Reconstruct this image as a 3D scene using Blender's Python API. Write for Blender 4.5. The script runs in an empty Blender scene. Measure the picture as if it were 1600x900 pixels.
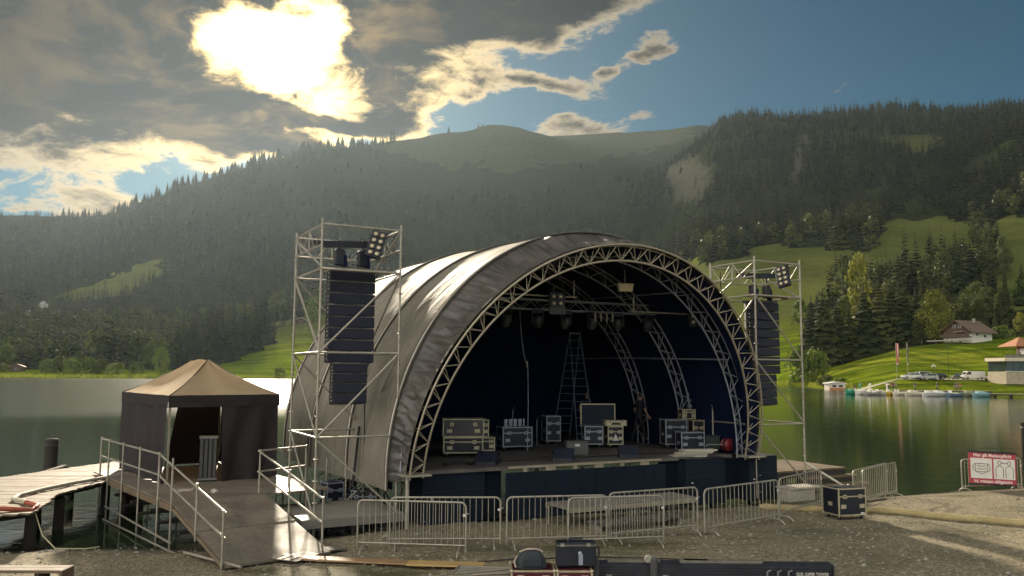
import bpy, bmesh, math, random
import numpy as np
from mathutils import Vector, Matrix
random.seed(7); np.random.seed(7)
R = math.radians
scene = bpy.context.scene

# ---------------------------------------------------------------- camera
FPX, CAMH, YHOR, ROLL = 1300.0, 3.77, 581.0, 0.0065
_p = math.atan((YHOR - 450) / FPX)
_f = Vector((0, math.cos(_p), math.sin(_p))); _r = Vector((1, 0, 0)); _u = _r.cross(_f)
_R = _r * math.cos(ROLL) + _u * math.sin(ROLL); _U = _u * math.cos(ROLL) - _r * math.sin(ROLL)
cd = bpy.data.cameras.new('camera'); cam = bpy.data.objects.new('camera', cd)
scene.collection.objects.link(cam); scene.camera = cam
cd.sensor_width = 36.0; cd.lens = FPX / 1600 * 36.0; cd.clip_start = 0.1; cd.clip_end = 20000
m = Matrix.Identity(4)
for i in range(3):
    m[i][0] = _R[i]; m[i][1] = _U[i]; m[i][2] = -_f[i]
m[2][3] = CAMH
cam.matrix_world = m

# ---------------------------------------------------------------- sky, sun, exposure
SUN_AZ, SUN_EL = R(-16.3), R(20.8)          # azimuth from +Y towards +X
sun_dir = Vector((math.sin(SUN_AZ) * math.cos(SUN_EL), math.cos(SUN_AZ) * math.cos(SUN_EL), math.sin(SUN_EL)))
SKY_STRENGTH, SUN_STRENGTH, EXPOSURE = 0.05, 2.6, 1.72
HAZE_DENSITY, HAZE_G = 0.000026, 0.60

w = bpy.data.worlds.new('World'); scene.world = w; w.use_nodes = True
nt = w.node_tree; nt.nodes.clear()
def N(t, **kw):
    n = nt.nodes.new(t)
    for k, v in kw.items(): setattr(n, k, v)
    return n
def put(sock, v):
    if hasattr(v, 'is_linked'): nt.links.new(v, sock)
    elif v is not None: sock.default_value = v
def MA(op, a, b=None, c=None, clamp=False):
    n = N('ShaderNodeMath', operation=op, use_clamp=clamp)
    put(n.inputs[0], a); put(n.inputs[1], b); put(n.inputs[2], c)
    return n.outputs[0]
def VM(op, a, b=None):
    n = N('ShaderNodeVectorMath', operation=op)
    put(n.inputs[0], a); put(n.inputs[1], b)
    return n.outputs[1] if op in ('DOT_PRODUCT', 'LENGTH') else n.outputs[0]
def SS(x, lo, hi):
    n = N('ShaderNodeMapRange', interpolation_type='SMOOTHSTEP')
    put(n.inputs[0], x); put(n.inputs[1], lo); put(n.inputs[2], hi)
    return n.outputs[0]
def LIN(x, lo, hi, a=0.0, b=1.0):
    n = N('ShaderNodeMapRange'); put(n.inputs[0], x)
    for i, v in enumerate((lo, hi, a, b)): put(n.inputs[i + 1], v)
    return n.outputs[0]
def MIXC(f, a, b, mode='MIX'):
    n = N('ShaderNodeMix', data_type='RGBA', blend_type=mode)
    put(n.inputs[0], f); put(n.inputs[6], a); put(n.inputs[7], b)
    return n.outputs[2]
def NOISE(vec, scale, detail=6.0, rough=0.55, dist=0.0):
    n = N('ShaderNodeTexNoise'); put(n.inputs['Vector'], vec)
    n.inputs['Scale'].default_value = scale; n.inputs['Detail'].default_value = detail
    n.inputs['Roughness'].default_value = rough; n.inputs['Distortion'].default_value = dist
    return n.outputs[0]
def NOISE3(vec, scale):
    n = N('ShaderNodeTexNoise'); put(n.inputs['Vector'], vec); n.inputs['Scale'].default_value = scale; n.inputs['Detail'].default_value = 5.0
    return n.outputs[1]
tc = N('ShaderNodeTexCoord'); D = tc.outputs['Generated']
sp = N('ShaderNodeSeparateXYZ'); put(sp.inputs[0], D)
dx, dy, dz = sp.outputs
sky = N('ShaderNodeTexSky', sky_type='NISHITA', sun_disc=False)
sky.sun_elevation = SUN_EL; sky.sun_rotation = SUN_AZ; sky.altitude = 1500; sky.dust_density = 0.3; sky.ozone_density = 3.0; sky.air_density = 0.8
az = MA('MULTIPLY', MA('ARCTAN2', dx, dy), 57.2958)      # degrees, 0 = straight ahead
el = MA('MULTIPLY', MA('ARCSINE', dz), 57.2958)
sunang = MA('MULTIPLY', MA('ARCCOSINE', MA('MINIMUM', VM('DOT_PRODUCT', D, tuple(sun_dir)), 1.0)), 57.2958)
cp = N('ShaderNodeCombineXYZ'); put(cp.inputs[0], MA('MULTIPLY', dx, 1.9)); put(cp.inputs[1], MA('MULTIPLY', dy, 1.9)); put(cp.inputs[2], MA('MULTIPLY', dz, 4.2))
CP = cp.outputs[0]
wrp = N('ShaderNodeTexNoise'); put(wrp.inputs['Vector'], CP); wrp.inputs['Scale'].default_value = 2.4; wrp.inputs['Detail'].default_value = 4.0
wv_ = N('ShaderNodeVectorMath', operation='SCALE'); put(wv_.inputs[0], VM('SUBTRACT', wrp.outputs[1], (0.5, 0.5, 0.5))); wv_.inputs[3].default_value = 0.38
CW = VM('ADD', CP, wv_.outputs[0])
n1 = NOISE(CW, 2.6, 10.0, 0.60)
n2 = NOISE(CW, 11.0, 8.0, 0.68)
# warped angles, so that the torn edges of the deck and of the gap in it are ragged
ws = N('ShaderNodeSeparateXYZ'); put(ws.inputs[0], VM('SUBTRACT', NOISE3(CP, 5.0), (0.5, 0.5, 0.5)))
azw = MA('ADD', az, MA('MULTIPLY', ws.outputs[0], 7.0)); elw = MA('ADD', el, MA('MULTIPLY', ws.outputs[1], 5.0))
def blob(a0, e0, ra, re):                                # 1 at the centre of an angular ellipse, 0 outside
    a = MA('DIVIDE', MA('SUBTRACT', azw, a0), ra); e = MA('DIVIDE', MA('SUBTRACT', elw, e0), re)
    return MA('POWER', 2.718, MA('MULTIPLY', MA('ADD', MA('MULTIPLY', a, a), MA('MULTIPLY', e, e)), -1.0))
def add(x, k, *b): return MA('ADD', x, MA('MULTIPLY', blob(*b), k))
# cloud cover: heavy deck up on the left and overhead, a torn bank under it, thin streaks to the right
side = MA('SUBTRACT', 1.0, SS(MA('ABSOLUTE', MA('ADD', az, 22.0)), 45.0, 95.0))
bias = MA('MULTIPLY', SS(MA('SUBTRACT', elw, MA('MULTIPLY', azw, 0.30)), 18.5, 27.5), 0.40)
bias = MA('MULTIPLY', MA('MULTIPLY', bias, side), MA('SUBTRACT', 1.0, SS(el, 34.0, 62.0)))
bias = add(bias, 0.24, -29.0, 16.5, 8.0, 2.6)
bias = add(bias, 0.40, -20.5, 16.4, 5.5, 1.5)
bias = add(bias, 0.30, -12.5, 16.6, 4.5, 0.8)
bias = add(bias, 0.30, -16.0, 14.2, 6.0, 1.3)
bias = add(bias, 0.20, -13.0, 13.6, 6.0, 1.1)
bias = add(bias, 0.10, -28.0, 12.0, 8.0, 1.6)
bias = add(bias, 0.26, -5.0, 26.0, 8.0, 2.2)
bias = add(bias, 0.14, 3.0, 23.8, 8.0, 1.5)
bias = add(bias, 0.26, -8.6, 18.6, 2.2, 2.6)
bias = add(bias, 0.29, 0.5, 19.2, 5.5, 0.9)
bias = add(bias, 0.27, 5.6, 16.6, 3.6, 0.9)
bias = add(bias, 0.30, 10.6, 21.5, 1.7, 0.9)
bias = add(bias, 0.27, 7.2, 20.4, 1.6, 0.6)
bias = add(bias, 0.27, 22.5, 18.6, 1.1, 0.5)
bias = add(bias, 0.20, -29.5, 9.8, 7.0, 0.9)
bias = add(bias, -0.74, -17.2, 21.3, 3.1, 1.9)
bias = add(bias, -0.45, -13.2, 22.4, 2.0, 1.3)
bias = MA('SUBTRACT', bias, MA('MULTIPLY', SS(az, -6.0, 24.0), 0.09))
bias = MA('ADD', bias, MA('MULTIPLY', SS(sunang, 50.0, 100.0), 0.20))  # extra cloud cover behind the camera, added out of view for ambient light
cov = MA('ADD', MA('ADD', MA('MULTIPLY', n1, 0.62), MA('MULTIPLY', n2, 0.38)), MA('SUBTRACT', bias, 0.13))
alpha = SS(cov, 0.475, 0.555)
thick = SS(cov, 0.515, 0.69)
near = MA('POWER', 2.718, MA('DIVIDE', sunang, -7.0))    # forward scattering through thin cloud
rim = MIXC(SS(sunang, 3.0, 26.0), (1.0, 0.70, 0.28, 1), (0.78, 0.66, 0.47, 1))
rim = MIXC(SS(sunang, 40.0, 100.0), rim, (0.72, 0.69, 0.64, 1))
rim_s = MA('ADD', MA('ADD', MA('MULTIPLY', near, 1.5), 0.11), MA('MULTIPLY', SS(sunang, 40.0, 100.0), 0.95))  # last term brightens the unseen far clouds to lift the ambient light
rimc = VM('SCALE', rim); nt.links.new(rim_s, rimc.node.inputs[3])
n3 = NOISE(CW, 5.0, 6.0, 0.6)
gold = N('ShaderNodeVectorMath', operation='SCALE'); gold.inputs[0].default_value = (0.62, 0.40, 0.15); put(gold.inputs[3], MA('ADD', MA('MULTIPLY', near, 0.30), 0.004))
core = MIXC(SS(n3, 0.47, 0.70), (0.0005, 0.001, 0.002, 1), gold.outputs[0])
# away from the sun clouds show a sunlit side, brightened to fill the foreground
core = MIXC(SS(sunang, 35.0, 95.0), core, (0.74, 0.71, 0.66, 1))
cloud = MIXC(thick, rimc, core)
glow = MA('ADD', MA('MULTIPLY', MA('POWER', 2.718, MA('MULTIPLY', MA('POWER', MA('DIVIDE', sunang, 4.3), 2.0), -1.0)), 2.4), MA('MULTIPLY', MA('POWER', 2.718, MA('DIVIDE', sunang, -8.0)), 0.14))
gl = N('ShaderNodeVectorMath', operation='SCALE'); gl.inputs[0].default_value = (1.0, 0.92, 0.70); put(gl.inputs[3], glow)
skyS = N('ShaderNodeVectorMath', operation='SCALE'); put(skyS.inputs[0], MIXC(1.0, sky.outputs[0], (0.085, 0.235, 0.215, 1), 'MULTIPLY')); skyS.inputs[3].default_value = SKY_STRENGTH
clear = VM('ADD', skyS.outputs[0], gl.outputs[0])
final = MIXC(alpha, clear, cloud)
bg = N('ShaderNodeBackground'); put(bg.inputs[0], final); bg.inputs[1].default_value = 1.0
wo = N('ShaderNodeOutputWorld'); nt.links.new(bg.outputs[0], wo.inputs[0])
w.cycles.sampling_method = 'MANUAL'; w.cycles.sample_map_resolution = 512

sl = bpy.data.lights.new('sun', 'SUN'); sl.energy = SUN_STRENGTH; sl.angle = R(2.0); sl.color = (1.0, 0.86, 0.66)
so = bpy.data.objects.new('sun', sl); scene.collection.objects.link(so)
so.rotation_euler = sun_dir.to_track_quat('Z', 'Y').to_euler(); so.location = sun_dir * 3000

vs = scene.view_settings; vs.view_transform = 'Standard'; vs.look = 'None'; vs.exposure = EXPOSURE; vs.gamma = 1.0; vs.use_curve_mapping = False
cy = scene.cycles
cy.use_denoising = True; cy.max_bounces = 6; cy.diffuse_bounces = 2; cy.glossy_bounces = 3; cy.transmission_bounces = 3; cy.volume_bounces = 0
cy.transparent_max_bounces = 8; cy.caustics_reflective = False; cy.caustics_refractive = False; cy.sample_clamp_indirect = 6.0
cy.use_adaptive_sampling = True; cy.adaptive_threshold = 0.015
try: cy.denoiser = 'OPENIMAGEDENOISE'
except Exception: pass

# ---------------------------------------------------------------- materials
MATS = {}
class MT:
    """small helper around one material's node tree"""
    def __init__(s, name):
        s.m = bpy.data.materials.new(name); s.m.use_nodes = True
        s.t = s.m.node_tree; s.b = s.t.nodes['Principled BSDF']; s.out = s.t.nodes['Material Output']
        s.pos = s.n('ShaderNodeNewGeometry').outputs['Position']
    def n(s, typ, **kw):
        x = s.t.nodes.new(typ)
        for k, v in kw.items(): setattr(x, k, v)
        return x
    def put(s, sock, v):
        if hasattr(v, 'is_linked'): s.t.links.new(v, sock)
        else: sock.default_value = v
    def obj(s): return s.n('ShaderNodeTexCoord').outputs['Object']
    def noise(s, vec, scale, detail=4.0, rough=0.55, dist=0.0):
        x = s.n('ShaderNodeTexNoise'); s.put(x.inputs['Vector'], vec)
        x.inputs['Scale'].default_value = scale; x.inputs['Detail'].default_value = detail; x.inputs['Roughness'].default_value = rough
        x.inputs['Distortion'].default_value = dist
        return x.outputs[0]
    def ramp(s, f, stops):
        x = s.n('ShaderNodeValToRGB'); s.put(x.inputs[0], f); e = x.color_ramp.elements
        while len(e) < len(stops): e.new(0.5)
        for i, (p, c) in enumerate(stops): e[i].position = p; e[i].color = (*c, 1)
        return x.outputs[0]
    def mix(s, f, a, b, mode='MIX'):
        x = s.n('ShaderNodeMix', data_type='RGBA', blend_type=mode)
        s.put(x.inputs[0], f)
        s.put(x.inputs[6], a if hasattr(a, 'is_linked') else (*a, 1)); s.put(x.inputs[7], b if hasattr(b, 'is_linked') else (*b, 1))
        return x.outputs[2]
    def math(s, op, a, b=0.0, clamp=False):
        x = s.n('ShaderNodeMath', operation=op, use_clamp=clamp); s.put(x.inputs[0], a); s.put(x.inputs[1], b); return x.outputs[0]
    def scale(s, vec, v):
        x = s.n('ShaderNodeVectorMath', operation='MULTIPLY'); s.put(x.inputs[0], vec); x.inputs[1].default_value = v; return x.outputs[0]
    def bump(s, h, strength=0.3, dist=0.02, normal=None):
        x = s.n('ShaderNodeBump'); s.put(x.inputs['Height'], h); x.inputs['Strength'].default_value = strength; x.inputs['Distance'].default_value = dist
        if normal is not None: s.put(x.inputs['Normal'], normal)
        s.put(s.b.inputs['Normal'], x.outputs[0]); return x.outputs[0]
    def attr(s, name):
        x = s.n('ShaderNodeAttribute'); x.attribute_name = name; return x.outputs['Fac']
    def col(s, v): s.put(s.b.inputs['Base Color'], v if hasattr(v, 'is_linked') else (*v, 1))
    def set(s, **kw):
        for k, v in kw.items(): s.put(s.b.inputs[k.replace('_', ' ')], v)
        return s
def plain(name, c, rough=0.6, metal=0.0, var=0.25, scale=6.0, bump=0.0, bscale=40.0, spec=0.5):
    """procedural paint / metal / cloth: colour broken up by two noises, uneven gloss, optional fine relief"""
    if name in MATS: return MATS[name]
    t = MT(name)
    a = t.noise(t.pos, scale, 5.0, 0.6); b = t.noise(t.pos, scale * 7.3, 3.0)
    f = t.math('ADD', t.math('MULTIPLY', a, 0.65), t.math('MULTIPLY', b, 0.35))
    lo = tuple(x * (1 - var) for x in c); hi = tuple(min(1.0, x * (1 + var)) for x in c)
    t.col(t.ramp(f, [(0.32, lo), (0.68, hi)]))
    t.set(Metallic=metal, Specular_IOR_Level=spec)
    rr = t.n('ShaderNodeMapRange'); t.put(rr.inputs[0], a); rr.inputs[1].default_value = 0.3; rr.inputs[2].default_value = 0.7
    rr.inputs[3].default_value = max(0.03, rough - 0.12); rr.inputs[4].default_value = min(1, rough + 0.12)
    t.put(t.b.inputs['Roughness'], rr.outputs[0])
    if bump: t.bump(t.noise(t.pos, bscale, 3.0), bump, 0.01)
    MATS[name] = t.m
    return t.m

# ---------------------------------------------------------------- mesh helpers
COL = scene.collection
def link(o, parent=None):
    COL.objects.link(o)
    if parent is not None: o.parent = parent
    return o
def tag(o, label=None, cat=None, group=None, kind=None):
    if label: o['label'] = label
    if cat: o['category'] = cat
    if group: o['group'] = group
    if kind: o['kind'] = kind
    return o
def thing(name, label, cat, loc=(0, 0, 0), rz=0.0, group=None):
    o = bpy.data.objects.new(name, None); o.empty_display_size = 0.2; link(o)
    o.location = loc; o.rotation_euler = (0, 0, rz)
    return tag(o, label, cat, group)
class MB:
    def __init__(s): s.v = []; s.f = []; s.mi = []; s.sm = []
    def add(s, verts, faces, mi=0, smooth=False):
        o = len(s.v); s.v += [tuple(v) for v in verts]
        for f in faces: s.f.append(tuple(i + o for i in f)); s.mi.append(mi); s.sm.append(smooth)
        return s
    def box(s, c, sz, mi=0, rz=0.0, bev=0.0, M=None):
        x, y, z = sz[0] / 2, sz[1] / 2, sz[2] / 2
        if bev > 0:
            b = min(bev, x * .9, y * .9, z * .9); vs = []
            for sx in (-1, 1):
                for sy in (-1, 1):
                    for sz_ in (-1, 1):
                        vs += [(sx * (x - b), sy * (y - b), sz_ * z), (sx * (x - b), sy * y, sz_ * (z - b)), (sx * x, sy * (y - b), sz_ * (z - b))]
            bm = bmesh.new()
            for v in vs: bm.verts.new(v)
            bmesh.ops.convex_hull(bm, input=bm.verts)
            bmesh.ops.dissolve_limit(bm, angle_limit=0.01, verts=bm.verts, edges=bm.edges)
            bm.verts.index_update(); vv = [v.co.copy() for v in bm.verts]; ff = [tuple(v.index for v in f.verts) for f in bm.faces]; bm.free()
        else:
            vv = [Vector((sx * x, sy * y, sz_ * z)) for sx in (-1, 1) for sy in (-1, 1) for sz_ in (-1, 1)]
            ff = [(0, 1, 3, 2), (4, 6, 7, 5), (0, 4, 5, 1), (2, 3, 7, 6), (0, 2, 6, 4), (1, 5, 7, 3)]
        T = Matrix.Translation(c) @ Matrix.Rotation(rz, 4, 'Z')
        if M is not None: T = Matrix.Translation(c) @ M
        return s.add([T @ v for v in vv], ff, mi)
    def tube(s, pts, r, n=8, mi=0, closed=False, caps=True):
        pts = [Vector(p) for p in pts]; k = len(pts); rs = r if isinstance(r, (list, tuple)) else [r] * k
        rings = []; up = None
        for i, p in enumerate(pts):
            a = pts[i - 1] if (i or closed) else p; b = pts[(i + 1) % k] if (i < k - 1 or closed) else p
            t = (b - a).normalized()
            if up is None: up = Vector((0, 0, 1)) if abs(t.z) < 0.95 else Vector((0, 1, 0))
            x = t.cross(up)
            if x.length < 1e-4: x = t.cross(Vector((1, 0, 0)))
            x.normalize(); y = x.cross(t).normalized(); up = y
            rings.append([p + (x * math.cos(2 * math.pi * j / n) + y * math.sin(2 * math.pi * j / n)) * rs[i] for j in range(n)])
        vv = [v for rg in rings for v in rg]; ff = []
        for i in range(k if closed else k - 1):
            i2 = (i + 1) % k
            for j in range(n): ff.append((i * n + j, i * n + (j + 1) % n, i2 * n + (j + 1) % n, i2 * n + j))
        s.add(vv, ff, mi, True)
        if caps and not closed: s.add(rings[0], [tuple(range(n - 1, -1, -1))], mi); s.add(rings[-1], [tuple(range(n))], mi)
        return s
    def lathe(s, prof, c=(0, 0, 0), n=16, mi=0, M=None):
        T = Matrix.Translation(c) @ (M if M is not None else Matrix.Identity(4)); vv = []; ff = []
        for r, z in prof: vv += [T @ Vector((r * math.cos(2 * math.pi * j / n), r * math.sin(2 * math.pi * j / n), z)) for j in range(n)]
        for i in range(len(prof) - 1):
            for j in range(n): ff.append((i * n + j, i * n + (j + 1) % n, (i + 1) * n + (j + 1) % n, (i + 1) * n + j))
        s.add(vv, ff, mi, True)
        if prof[0][0] > 1e-4: s.add(vv[:n], [tuple(range(n - 1, -1, -1))], mi)
        if prof[-1][0] > 1e-4: s.add(vv[-n:], [tuple(range(n))], mi)
        return s
    def prism(s, poly, z0, z1, mi=0):
        n = len(poly); vv = [(x, y, z0) for x, y in poly] + [(x, y, z1) for x, y in poly]
        return s.add(vv, [tuple(range(n - 1, -1, -1)), tuple(range(n, 2 * n))] + [(i, (i + 1) % n, n + (i + 1) % n, n + i) for i in range(n)], mi)
    def prism_x(s, poly, x0, x1, mi=0):          # outline in (y, z), extruded along x
        n = len(poly); vv = [(x0, y, z) for y, z in poly] + [(x1, y, z) for y, z in poly]
        return s.add(vv, [tuple(range(n)), tuple(range(2 * n - 1, n - 1, -1))] + [(i, n + i, n + (i + 1) % n, (i + 1) % n) for i in range(n)], mi)
    def prism_y(s, poly, y0, y1, mi=0):          # outline in (x, z), extruded along y
        n = len(poly); vv = [(x, y0, z) for x, z in poly] + [(x, y1, z) for x, z in poly]
        return s.add(vv, [tuple(range(n)), tuple(range(2 * n - 1, n - 1, -1))] + [(i, n + i, n + (i + 1) % n, (i + 1) % n) for i in range(n)], mi)
    def grid(s, P, mi=0, smooth=True, closed_u=False):   # P[i][j]
        a, b = len(P), len(P[0]); vv = [p for row in P for p in row]; ff = []
        for i in range(a - 1 if not closed_u else a):
            for j in range(b - 1): ff.append((i * b + j, i * b + j + 1, ((i + 1) % a) * b + j + 1, ((i + 1) % a) * b + j))
        return s.add(vv, ff, mi, smooth)
    def mesh(s, name, mats):
        me = bpy.data.meshes.new(name); me.from_pydata(s.v, [], s.f)
        for mm in (mats if isinstance(mats, (list, tuple)) else [mats]): me.materials.append(mm)
        me.polygons.foreach_set('material_index', s.mi); me.polygons.foreach_set('use_smooth', s.sm); me.update()
        return me
    def obj(s, name, mats, parent=None, fix=False):
        me = s.mesh(name, mats)
        if fix:
            bm = bmesh.new(); bm.from_mesh(me); bmesh.ops.recalc_face_normals(bm, faces=bm.faces); bm.to_mesh(me); bm.free()
        return link(bpy.data.objects.new(name, me), parent)
def copy_tree(o, parent=None, **tags):
    c = o.copy(); link(c, parent)
    if parent is not None: c.parent = parent
    for ch in o.children: copy_tree(ch, c)
    if tags: tag(c, **tags)
    return c
_UC = {}
def unit_cyl(mat, n=8):
    k = (mat.name, n)
    if k not in _UC: _UC[k] = MB().tube([(0, 0, 0), (0, 0, 1)], 1.0, n).mesh('bar', mat)
    return _UC[k]
def bar(name, a, b, r, mat, parent=None, n=8):
    """one round bar from a to b, its own object, mesh shared"""
    a = Vector(a); b = Vector(b); d = b - a
    o = bpy.data.objects.new(name, unit_cyl(mat, n)); link(o, parent)
    o.matrix_local = Matrix.Translation(a) @ d.to_track_quat('Z', 'Y').to_matrix().to_4x4() @ Matrix.Diagonal((r, r, d.length, 1))
    return o
_UB = {}
def slab(name, c, sz, mat, parent=None, rz=0.0, bev=0.0, M=None):
    """one box-shaped piece; alike sizes share mesh data"""
    k = (mat.name, tuple(round(x, 4) for x in sz), bev)
    if k not in _UB: _UB[k] = MB().box((0, 0, 0), sz, 0, 0, bev).mesh(name, mat)
    o = bpy.data.objects.new(name, _UB[k]); link(o, parent)
    o.matrix_local = Matrix.Translation(c) @ (M if M is not None else Matrix.Rotation(rz, 4, 'Z'))
    return o
# ---------------------------------------------------------------- value noise for terrain
def vnoise(x, y, seed=0):
    xi = np.floor(x).astype(np.int64); yi = np.floor(y).astype(np.int64); fx = x - xi; fy = y - yi
    fx = fx * fx * (3 - 2 * fx); fy = fy * fy * (3 - 2 * fy)
    def h(a, b):
        n = (a * 374761393 + b * 668265263 + seed * 1442695041) & 0x7fffffff
        n = ((n ^ (n >> 13)) * 1274126177) & 0x7fffffff
        return ((n ^ (n >> 16)) & 0xffff) / 65535.0
    return (h(xi, yi) * (1 - fx) + h(xi + 1, yi) * fx) * (1 - fy) + (h(xi, yi + 1) * (1 - fx) + h(xi + 1, yi + 1) * fx) * fy
def fbm(x, y, seed=0, o=4):
    x = np.asarray(x, float); y = np.asarray(y, float); s = 0; a = 0.5
    for k in range(o): s = s + a * vnoise(x * 2 ** k + 17.3 * k, y * 2 ** k - 9.1 * k, seed + k); a *= 0.5
    return s / (1 - 0.5 ** o)
WATER_Z = -0.30
# ---------------------------------------------------------------- the hills round the lake: surveyed profiles, (distance, sight line) per bearing
WL = None
PROF = {
 -900: [(400, WL), (430, 588), (700, 545), (1200, 450), (2000, 380), (2600, 350)],
 -300: [(380, WL), (400, 587), (500, 575), (700, 535), (1200, 440), (2000, 345), (2400, 340)],
 0:    [(370, WL), (385, 585.5), (450, 577), (560, 556), (900, 480), (1500, 398), (2000, 337), (2300, 352)],
 150:  [(372, WL), (388, 585.5), (450, 577), (560, 557), (900, 478), (1450, 395), (1900, 336), (2250, 350)],
 220:  [(378, WL), (393, 585), (455, 577), (560, 560), (900, 478), (1400, 378), (1850, 308), (2200, 325)],
 330:  [(390, WL), (405, 586), (480, 573), (600, 546), (900, 470), (1400, 350), (1800, 268), (2200, 290)],
 440:  [(400, WL), (412, 588), (500, 560), (650, 503), (900, 442), (1400, 320), (1800, 236), (2200, 255)],
 500:  [(400, WL), (415, 588), (500, 560), (640, 503), (900, 438), (1400, 310), (1800, 224), (2200, 245)],
 600:  [(410, WL), (430, 586), (520, 560), (700, 505), (1000, 420), (1500, 300), (1900, 213), (2300, 235)],
 700:  [(410, WL), (430, 586), (520, 560), (700, 505), (1000, 420), (1500, 298), (2000, 196), (2400, 225)],
 765:  [(410, WL), (430, 586), (520, 560), (700, 500), (1000, 415), (1500, 292), (2100, 183), (2500, 215)],
 810:  [(410, WL), (430, 586), (520, 560), (700, 500), (1000, 415), (1500, 296), (2150, 190), (2500, 215)],
 860:  [(410, WL), (430, 586), (600, 520), (900, 425), (1500, 300), (2150, 207), (2700, 206), (3000, 225)],
 1000: [(405, WL), (430, 585), (600, 520), (900, 420), (1400, 315), (1900, 252), (2650, 196), (3000, 215)],
 1050: [(370, WL), (390, 586), (550, 505), (780, 410), (900, 385), (1400, 268), (1800, 245), (2650, 191), (3000, 212)],
 1095: [(330, WL), (350, 586), (500, 490), (650, 402), (900, 350), (1400, 224), (1700, 226), (2300, 206), (2700, 186), (3100, 210)],
 1140: [(310, WL), (330, 588), (500, 475), (650, 398), (900, 345), (1430, 185), (1800, 190), (2700, 187), (3100, 210)],
 1190: [(290, WL), (310, 590), (500, 460), (650, 395), (900, 340), (1450, 172), (1750, 178), (2300, 195), (2900, 230)],
 1250: [(262, WL), (275, 594), (330, 560), (500, 455), (650, 392), (900, 335), (1450, 177), (1900, 205), (2900, 260)],
 1310: [(215, WL), (235, 596), (300, 567), (480, 458), (650, 388), (900, 330), (1500, 172), (1900, 200), (2900, 260)],
 1400: [(182, WL), (196, 593), (222, 591), (275, 549), (320, 541), (500, 455), (700, 348), (900, 300), (1200, 220), (1600, 166), (2000, 190), (2900, 260)],
 1500: [(178, WL), (196, 594), (226, 590), (285, 532), (330, 522), (500, 455), (700, 368), (900, 290), (1100, 226), (1250, 206), (1650, 166), (2000, 190), (2900, 250)],
 1600: [(172, WL), (190, 597), (226, 588), (285, 527), (340, 515), (500, 430), (700, 330), (900, 212), (1000, 203), (1650, 156), (2000, 180), (2900, 240)],
 1900: [(165, WL), (185, 598), (226, 586), (300, 510), (500, 410), (700, 310), (900, 200), (1600, 145), (2000, 170), (2900, 240)],
 2700: [(150, WL), (170, 600), (226, 588), (300, 520), (500, 430), (700, 340), (900, 240), (1600, 180), (2000, 200), (2900, 260)],
}
NB, ND = 300, 170
t_cols = np.array([(p - 800) / FPX for p in sorted(PROF)])
Dg = np.exp(np.linspace(math.log(120), math.log(2980), ND))
zc = []
for p in sorted(PROF):
    yh = YHOR + ROLL * (p - 800); ds = [110]; zs = [-4.0]
    for d_, y_ in PROF[p]:
        if y_ is None: ds += [d_ * 0.97, d_]; zs += [-1.6, WATER_Z]
        else: ds.append(d_); zs.append(CAMH + (yh - y_) * d_ / FPX)
    ds.append(5000); zs.append(zs[-1] * 0.5)
    zc.append(np.interp(Dg, ds, zs))
zc = np.array(zc)
tg = np.linspace(t_cols[0], t_cols[-1], NB)
Z = np.array([np.interp(tg, t_cols, zc[:, j]) for j in range(ND)]).T
for _ in range(2):                                   # soften creases away from the shore
    Zs = Z.copy(); Zs[1:-1, 1:-1] = (Z[1:-1, 1:-1] * 4 + Z[:-2, 1:-1] + Z[2:, 1:-1] + Z[1:-1, :-2] + Z[1:-1, 2:]) / 8
    Z = np.where(Z > 14, Zs, Z)
TX = tg[:, None] * Dg[None, :]; TY = np.repeat(Dg[None, :], NB, 0)
amp = np.clip((Z - 10) / 120, 0, 1)
Z = Z + amp * ((fbm(TX / 160, TY / 160, 3, 4) - 0.5) * 26 + (fbm(TX / 38, TY / 38, 8, 3) - 0.5) * 7) * np.clip(Dg / 1500, 0.3, 1)[None, :]
Z = Z + np.clip((Z - 1.5) / 8, 0, 1) * (fbm(TX / 22, TY / 22, 11, 3) - 0.5) * 2.0
def ground_z(X, Y):
    """height of the hills at a map position"""
    t = np.clip(np.asarray(X) / np.asarray(Y), tg[0], tg[-1]); i = (t - tg[0]) / (tg[1] - tg[0]); i0 = np.clip(np.floor(i).astype(int), 0, NB - 2); fi = i - i0
    j = np.clip((np.log(np.asarray(Y)) - math.log(Dg[0])) / (math.log(Dg[1]) - math.log(Dg[0])), 0, ND - 1.001); j0 = np.floor(j).astype(int); fj = j - j0
    return (Z[i0, j0] * (1 - fi) * (1 - fj) + Z[i0 + 1, j0] * fi * (1 - fj) + Z[i0, j0 + 1] * (1 - fi) * fj + Z[i0 + 1, j0 + 1] * fi * fj)
def bearing_px(X, Y): return 800 + FPX * np.asarray(X) / np.asarray(Y)
def sight(X, Y, Zv):
    """bearing / sight-line survey coordinates of a map point, the ones the land-use plan below is drawn in"""
    px = bearing_px(X, Y); return px, YHOR + ROLL * (px - 800) - (np.asarray(Zv) - CAMH) * FPX / np.asarray(Y)
def inside(px, py, poly):
    r = np.zeros(np.shape(px), bool); n = len(poly)
    for i in range(n):
        x1, y1 = poly[i]; x2, y2 = poly[(i + 1) % n]
        c = ((y1 > py) != (y2 > py)) & (px < (x2 - x1) * (py - y1) / (y2 - y1 + 1e-9) + x1); r ^= c
    return r
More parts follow.
